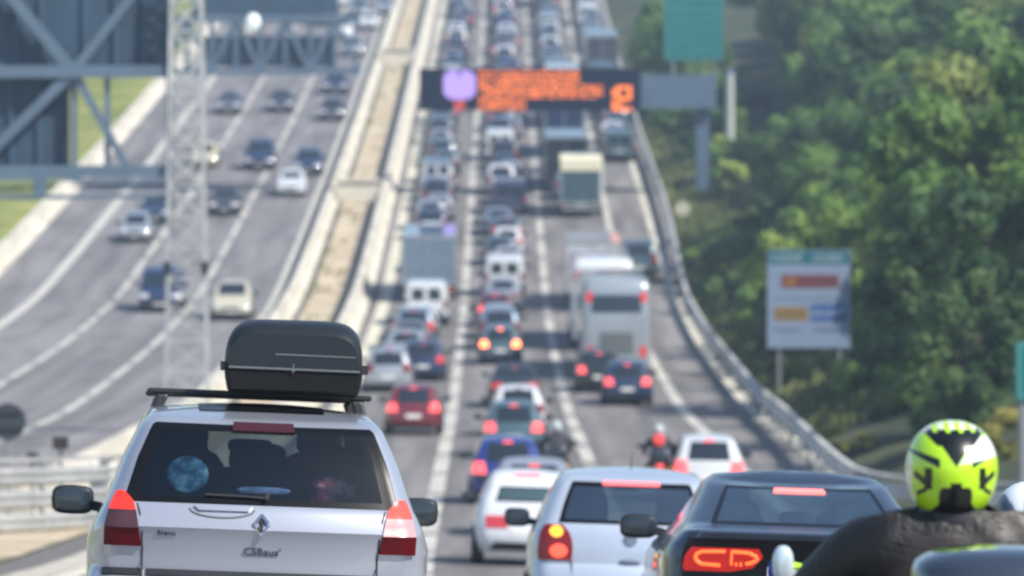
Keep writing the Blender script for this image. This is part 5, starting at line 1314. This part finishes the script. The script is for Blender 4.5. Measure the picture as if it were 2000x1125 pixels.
biker(1088, 114, (.05, .055, .07), (.55, .58, .62), 1, 'motorcyclist with a silver helmet right of the teal grey hatchback', 'motorcycle with lit red lamp squeezing past the middle lane queue')

# ================================================================== TREES
def leafmat(name, a, b, c):
    m, t, p = newmat(name); p.inputs['Roughness'].default_value = .65
    oi = N(t, 'ShaderNodeObjectInfo'); tc = N(t, 'ShaderNodeTexCoord'); nz = N(t, 'ShaderNodeTexNoise'); nz.inputs['Scale'].default_value = .55; nz.inputs['Detail'].default_value = 3
    vm = N(t, 'ShaderNodeVectorMath', operation='ADD'); t.links.new(tc.outputs['Object'], vm.inputs[0])
    cx = N(t, 'ShaderNodeCombineXYZ'); mu = N(t, 'ShaderNodeMath', operation='MULTIPLY'); mu.inputs[1].default_value = 40; t.links.new(oi.outputs['Random'], mu.inputs[0]); t.links.new(mu.outputs[0], cx.inputs[0]); t.links.new(cx.outputs[0], vm.inputs[1])
    t.links.new(vm.outputs[0], nz.inputs['Vector'])
    cr = N(t, 'ShaderNodeValToRGB'); e = cr.color_ramp.elements; e[0].position, e[0].color = .32, (*a, 1); e[1].position, e[1].color = .72, (*c, 1); q = e.new(.52); q.color = (*b, 1)
    t.links.new(nz.outputs[0], cr.inputs[0]); t.links.new(cr.outputs[0], p.inputs['Base Color'])
    tl = N(t, 'ShaderNodeBsdfTranslucent'); t.links.new(cr.outputs[0], tl.inputs[0]); ad = N(t, 'ShaderNodeMixShader'); ad.inputs[0].default_value = .3
    t.links.new(p.outputs[0], ad.inputs[1]); t.links.new(tl.outputs[0], ad.inputs[2]); t.links.new(ad.outputs[0], t.nodes['Material Output'].inputs[0])
    return m
LEAF = {'dark green': leafmat('leaf_dark', (.016, .055, .018), (.055, .12, .03), (.13, .21, .055)), 'mid green': leafmat('leaf_mid', (.04, .10, .022), (.12, .23, .045), (.25, .37, .08)),
        'bright green': leafmat('leaf_bright', (.08, .18, .03), (.21, .34, .055), (.37, .48, .10)), 'olive green': leafmat('leaf_olive', (.07, .12, .025), (.17, .23, .045), (.30, .34, .08)), 'yellow': leafmat('leaf_yellow', (.22, .22, .04), (.32, .30, .06), (.42, .38, .1))}
BARK = mat('bark', (.07, .055, .04), .9, var=.3, bump=.6)
def crown_mesh(seed, rx, rz, nl, nleaf, ls):
    r = random.Random(seed); mb = MB(); lumps = []
    for k in range(nl):
        u = r.uniform(-1, 1); th = r.uniform(0, 2*pi); rad = r.uniform(.45, .95)**.6; s = sqrt(1-u*u)
        lumps.append((Vector((rx*rad*s*cos(th), rx*rad*s*sin(th), rz*u*rad)), r.uniform(.15, .33)*rx))
    for k in range(nleaf):
        c, lr = lumps[r.randrange(nl)]
        d = Vector((r.gauss(0, 1), r.gauss(0, 1), r.gauss(0, .8))).normalized(); p = c + d*lr*r.uniform(.7, 1.12)*Vector((1, 1, .85)).x
        n = (d + Vector((r.gauss(0, .5), r.gauss(0, .5), r.gauss(.3, .5)))).normalized(); a = n.orthogonal().normalized(); b = n.cross(a); t = r.uniform(0, pi); a, b = a*cos(t)+b*sin(t), b*cos(t)-a*sin(t)
        s = ls*r.uniform(.6, 1.3); mb.quad(p-a*s, p-b*s*.55, p+a*s, p+b*s*.55)
    me_o = mb.build('crown', BARK, None, smooth=False, weld=False, fixn=False); me = me_o.data; bpy.data.objects.remove(me_o); return me
CR = [crown_mesh(20+k, 3.6, 3.9, 26, 9500, .20) for k in range(5)]
CB = [crown_mesh(40+k, 1.5, 1.0, 16, 2500, .13) for k in range(3)]
def trunk_mesh(seed, h):
    r = random.Random(seed); mb = MB(); mb.tube((0, 0, -.5), (0.1, 0, h*.5), .22, 8, .15); mb.tube((.1, 0, h*.5), (0, .1, h), .15, 8, .06)
    for k in range(5):
        a = r.uniform(0, 2*pi); z = h*r.uniform(.35, .7); mb.tube((.05, 0, z), (2.2*cos(a), 2.2*sin(a), z+h*.3), .09, 6, .03)
    o = mb.build('trunk', BARK); me = o.data; bpy.data.objects.remove(o); return me
TR = [trunk_mesh(k, 6.5) for k in range(3)]
def plant(name, x, d, s, tone, label, cat, group, meshes, trunk=None, zoff=None, sz=1.0):
    root = empty(name, (x, d, terr(x, d))); tag(root, label, cat, group)
    c = bpy.data.objects.new('crown', rr.choice(meshes)); COL.objects.link(c); c.parent = root; c.location = (0, 0, zoff*s); c.scale = (s, s, s*sz); c.rotation_euler = (0, 0, rr.uniform(0, 6.3))
    if not c.data.materials: c.data.materials.append(BARK)
    c.material_slots[0].link = 'OBJECT'; c.material_slots[0].material = LEAF[tone]
    if trunk:
        t = bpy.data.objects.new('trunk', rr.choice(trunk)); COL.objects.link(t); t.parent = root; t.scale = (s, s, s)
    return root
EDGE = lambda d: 9.6+sx(d)+right_off(d)
TREES = []   # (offset from the road edge, D, scale, tone, label)
def T(off, d, s, tone, label): plant('tree', EDGE(d)+off, d, s, tone, label, 'tree', 'broadleaf trees on the right bank', CR, TR, 5.2, rr.uniform(.9, 1.12))
nm = {}
rows_ = [(4.9, 'front'), (11.0, 'middle'), (17.5, 'back')]
for off, rn in rows_:
    d = {'front': 190, 'middle': 150, 'back': 165}[rn]; k = 0
    while d < 478 and k < 30:
        s = rr.uniform(.78, 1.12)*(1.0 if off < 5 else 1.12); tone = rr.choice({'front': ['mid green', 'bright green', 'mid green', 'dark green'], 'middle': ['mid green', 'bright green', 'olive green', 'dark green'], 'back': ['mid green', 'dark green', 'olive green']}[rn])
        if rn == 'front' and d < 300: s *= .72
        extra = 6.5 if rn == 'front' and 268 < d < 350 else (-2.6 if rn == 'front' and d >= 350 else 0)
        k += 1; T(off+extra+rr.uniform(-.7, .7), d, s, tone, '%s broadleaf tree, %s from the camera in the %s row of the right bank' % (tone, ORD[k-1], rn))
        d += 5.2*s*rr.uniform(1.25, 1.75)
for (px, py, d, s, tone, lb) in ((1880, 620, 150, .66, 'dark green', 'dark green tree standing well right of the tariff sign'), (1930, 640, 138, .8, 'dark green', 'dark green tree at the right edge above the teal sign'), (1850, 500, 165, .95, 'mid green', 'mid green tree filling the right edge above the helmet'),
        (1745, 560, 186, .72, 'bright green', 'bright green tree immediately right of the tariff sign'), (1570, 420, 200, .62, 'bright green', 'bright green tree rising directly above the tariff sign'), (1980, 300, 160, 1.1, 'mid green', 'tall mid green tree cut by the right edge'), (1880, 760, 128, .5, 'dark green', 'low dark green tree behind the fluorescent helmet')):
    x = X(px, d); plant('tree', x, d, s, tone, lb, 'tree', None, CR, TR, (Z(py, d)-terr(x, d))/s if False else 5.0, 1.0)
# bushes that close the shade under the trees
k = 0
for d in [132+3.6*i for i in range(75)]:
    if 262 < d < 297: continue
    k += 1; x = EDGE(d)+rr.uniform(1.0, 5.5)+(.5 if d < 190 else 0); tone = rr.choice(['dark green', 'mid green', 'bright green'])
    plant('bush', x, d+rr.uniform(-2, 2), rr.uniform(.9, 1.5) if d > 186 else rr.uniform(.6, .8), tone, '%s bush, %s from the camera along the foot of the right bank' % (tone, ordinal(k)), 'bush', 'bushes along the foot of the right bank', CB, None, .75)
for px, py, d, s, sz, lb in ((1640, 812, 140, .75, .45, 'dry yellow grass clump behind the right guardrail'), (1970, 805, 121, .8, .7, 'yellow green bush below the teal sign at the right edge'), (1395, 515, 252, 1.1, .8, 'bright green bush beside the right guardrail left of the tariff sign')):
    x = X(px, d); p_ = plant('bush', x, d, s, 'yellow' if px != 1395 else 'bright green', lb, 'bush', None, CB, None, .7, sz)
# left side: bushes and trees past the grass bank
k = 0
for d in range(330, 520, 9):
    for off in (-31, -37):
        k += 1; x = off+sx(d)+rr.uniform(-1.5, 1.5)-(3 if d < 380 else 0)
        if k > 30: break
        plant('tree', x, d, rr.uniform(.75, 1.05), rr.choice(['dark green', 'mid green']), 'shaded tree behind the left truss gantry, %s up the left bank' % ORD[k-1], 'tree', 'trees on the left bank', CR, TR, 5.0)
# far-off wood closing the top of the valley
wood = MB()
r = random.Random(4)
for k in range(330):
    d = r.uniform(485, 640); side = r.random(); x = (r.uniform(12, 95) if side < .7 else r.uniform(-85, -30))
    c = Vector((x, d, terr(x, d)+r.uniform(2, 8))); R0 = r.uniform(2.5, 4.5)
    for j in range(90):
        dv = Vector((r.gauss(0, 1), r.gauss(0, 1), r.gauss(0, 1))).normalized(); p = c+dv*R0*r.uniform(.8, 1.1); n = (dv+Vector((0, 0, .4))).normalized(); a = n.orthogonal().normalized(); b = n.cross(a); s = r.uniform(.5, .9)
        wood.quad(p-a*s, p-b*s*.6, p+a*s, p+b*s*.6)
o = wood.build('far_wood', LEAF['mid green'], smooth=False, weld=False, fixn=False); tag(o, 'far-off green wood on the slopes past the jam', 'wood', None, 'stuff')
# dry weeds growing in the median and along the right verge: nobody could count them
wd = MB(); r = random.Random(9)
for k in range(2600):
    if k % 25 == 1: d = r.uniform(100, 420); xx = r.uniform(MED_L+.6, MED_R-.6)+sx(d); g = gz(xx, d)+.05
    else: d = r.uniform(150, 400); xx = EDGE(d)+r.uniform(-1.1, 3.5); g = terr(xx, d)
    for j in range(5):
        a = r.uniform(0, 6.3); h = r.uniform(.12, .42)*(.7 if k % 25 == 1 else 1.3); x1 = xx+r.uniform(-.25, .25); y1 = d+r.uniform(-.25, .25)
        wd.quad((x1-.04*cos(a), y1-.04*sin(a), g-.05), (x1+.04*cos(a), y1+.04*sin(a), g-.05), (x1+.1*cos(a)+.05, y1+.1*sin(a), g+h), (x1-.02*cos(a)+.05, y1-.02*sin(a), g+h*.9))
o = wd.build('weeds', ramp_mat('weed_blades', [(.35, (.05, .08, .02)), (.55, (.16, .19, .05)), (.75, (.36, .33, .14))], .3, .9, bump=0), smooth=False, weld=False, fixn=False); tag(o, 'dry weeds in the median and along the right verge', 'weeds', None, 'stuff')
# ================================================================== HAZE
hz = MB(); hz.box(-430, 430, -110, 1010, -14, 75); o = hz.build('haze', BLACK, smooth=False); tag(o, 'thin blue summer haze over the motorway', 'haze', None, 'stuff')
hm = bpy.data.materials.new('haze_air'); hm.use_nodes = True; t = hm.node_tree; t.nodes.remove(t.nodes['Principled BSDF']); pv = N(t, 'ShaderNodeVolumePrincipled'); pv.inputs['Density'].default_value = .0006; pv.inputs['Color'].default_value = (.62, .80, 1, 1); pv.inputs['Anisotropy'].default_value = .2
t.links.new(pv.outputs[0], t.nodes['Material Output'].inputs['Volume']); o.data.materials[0] = hm
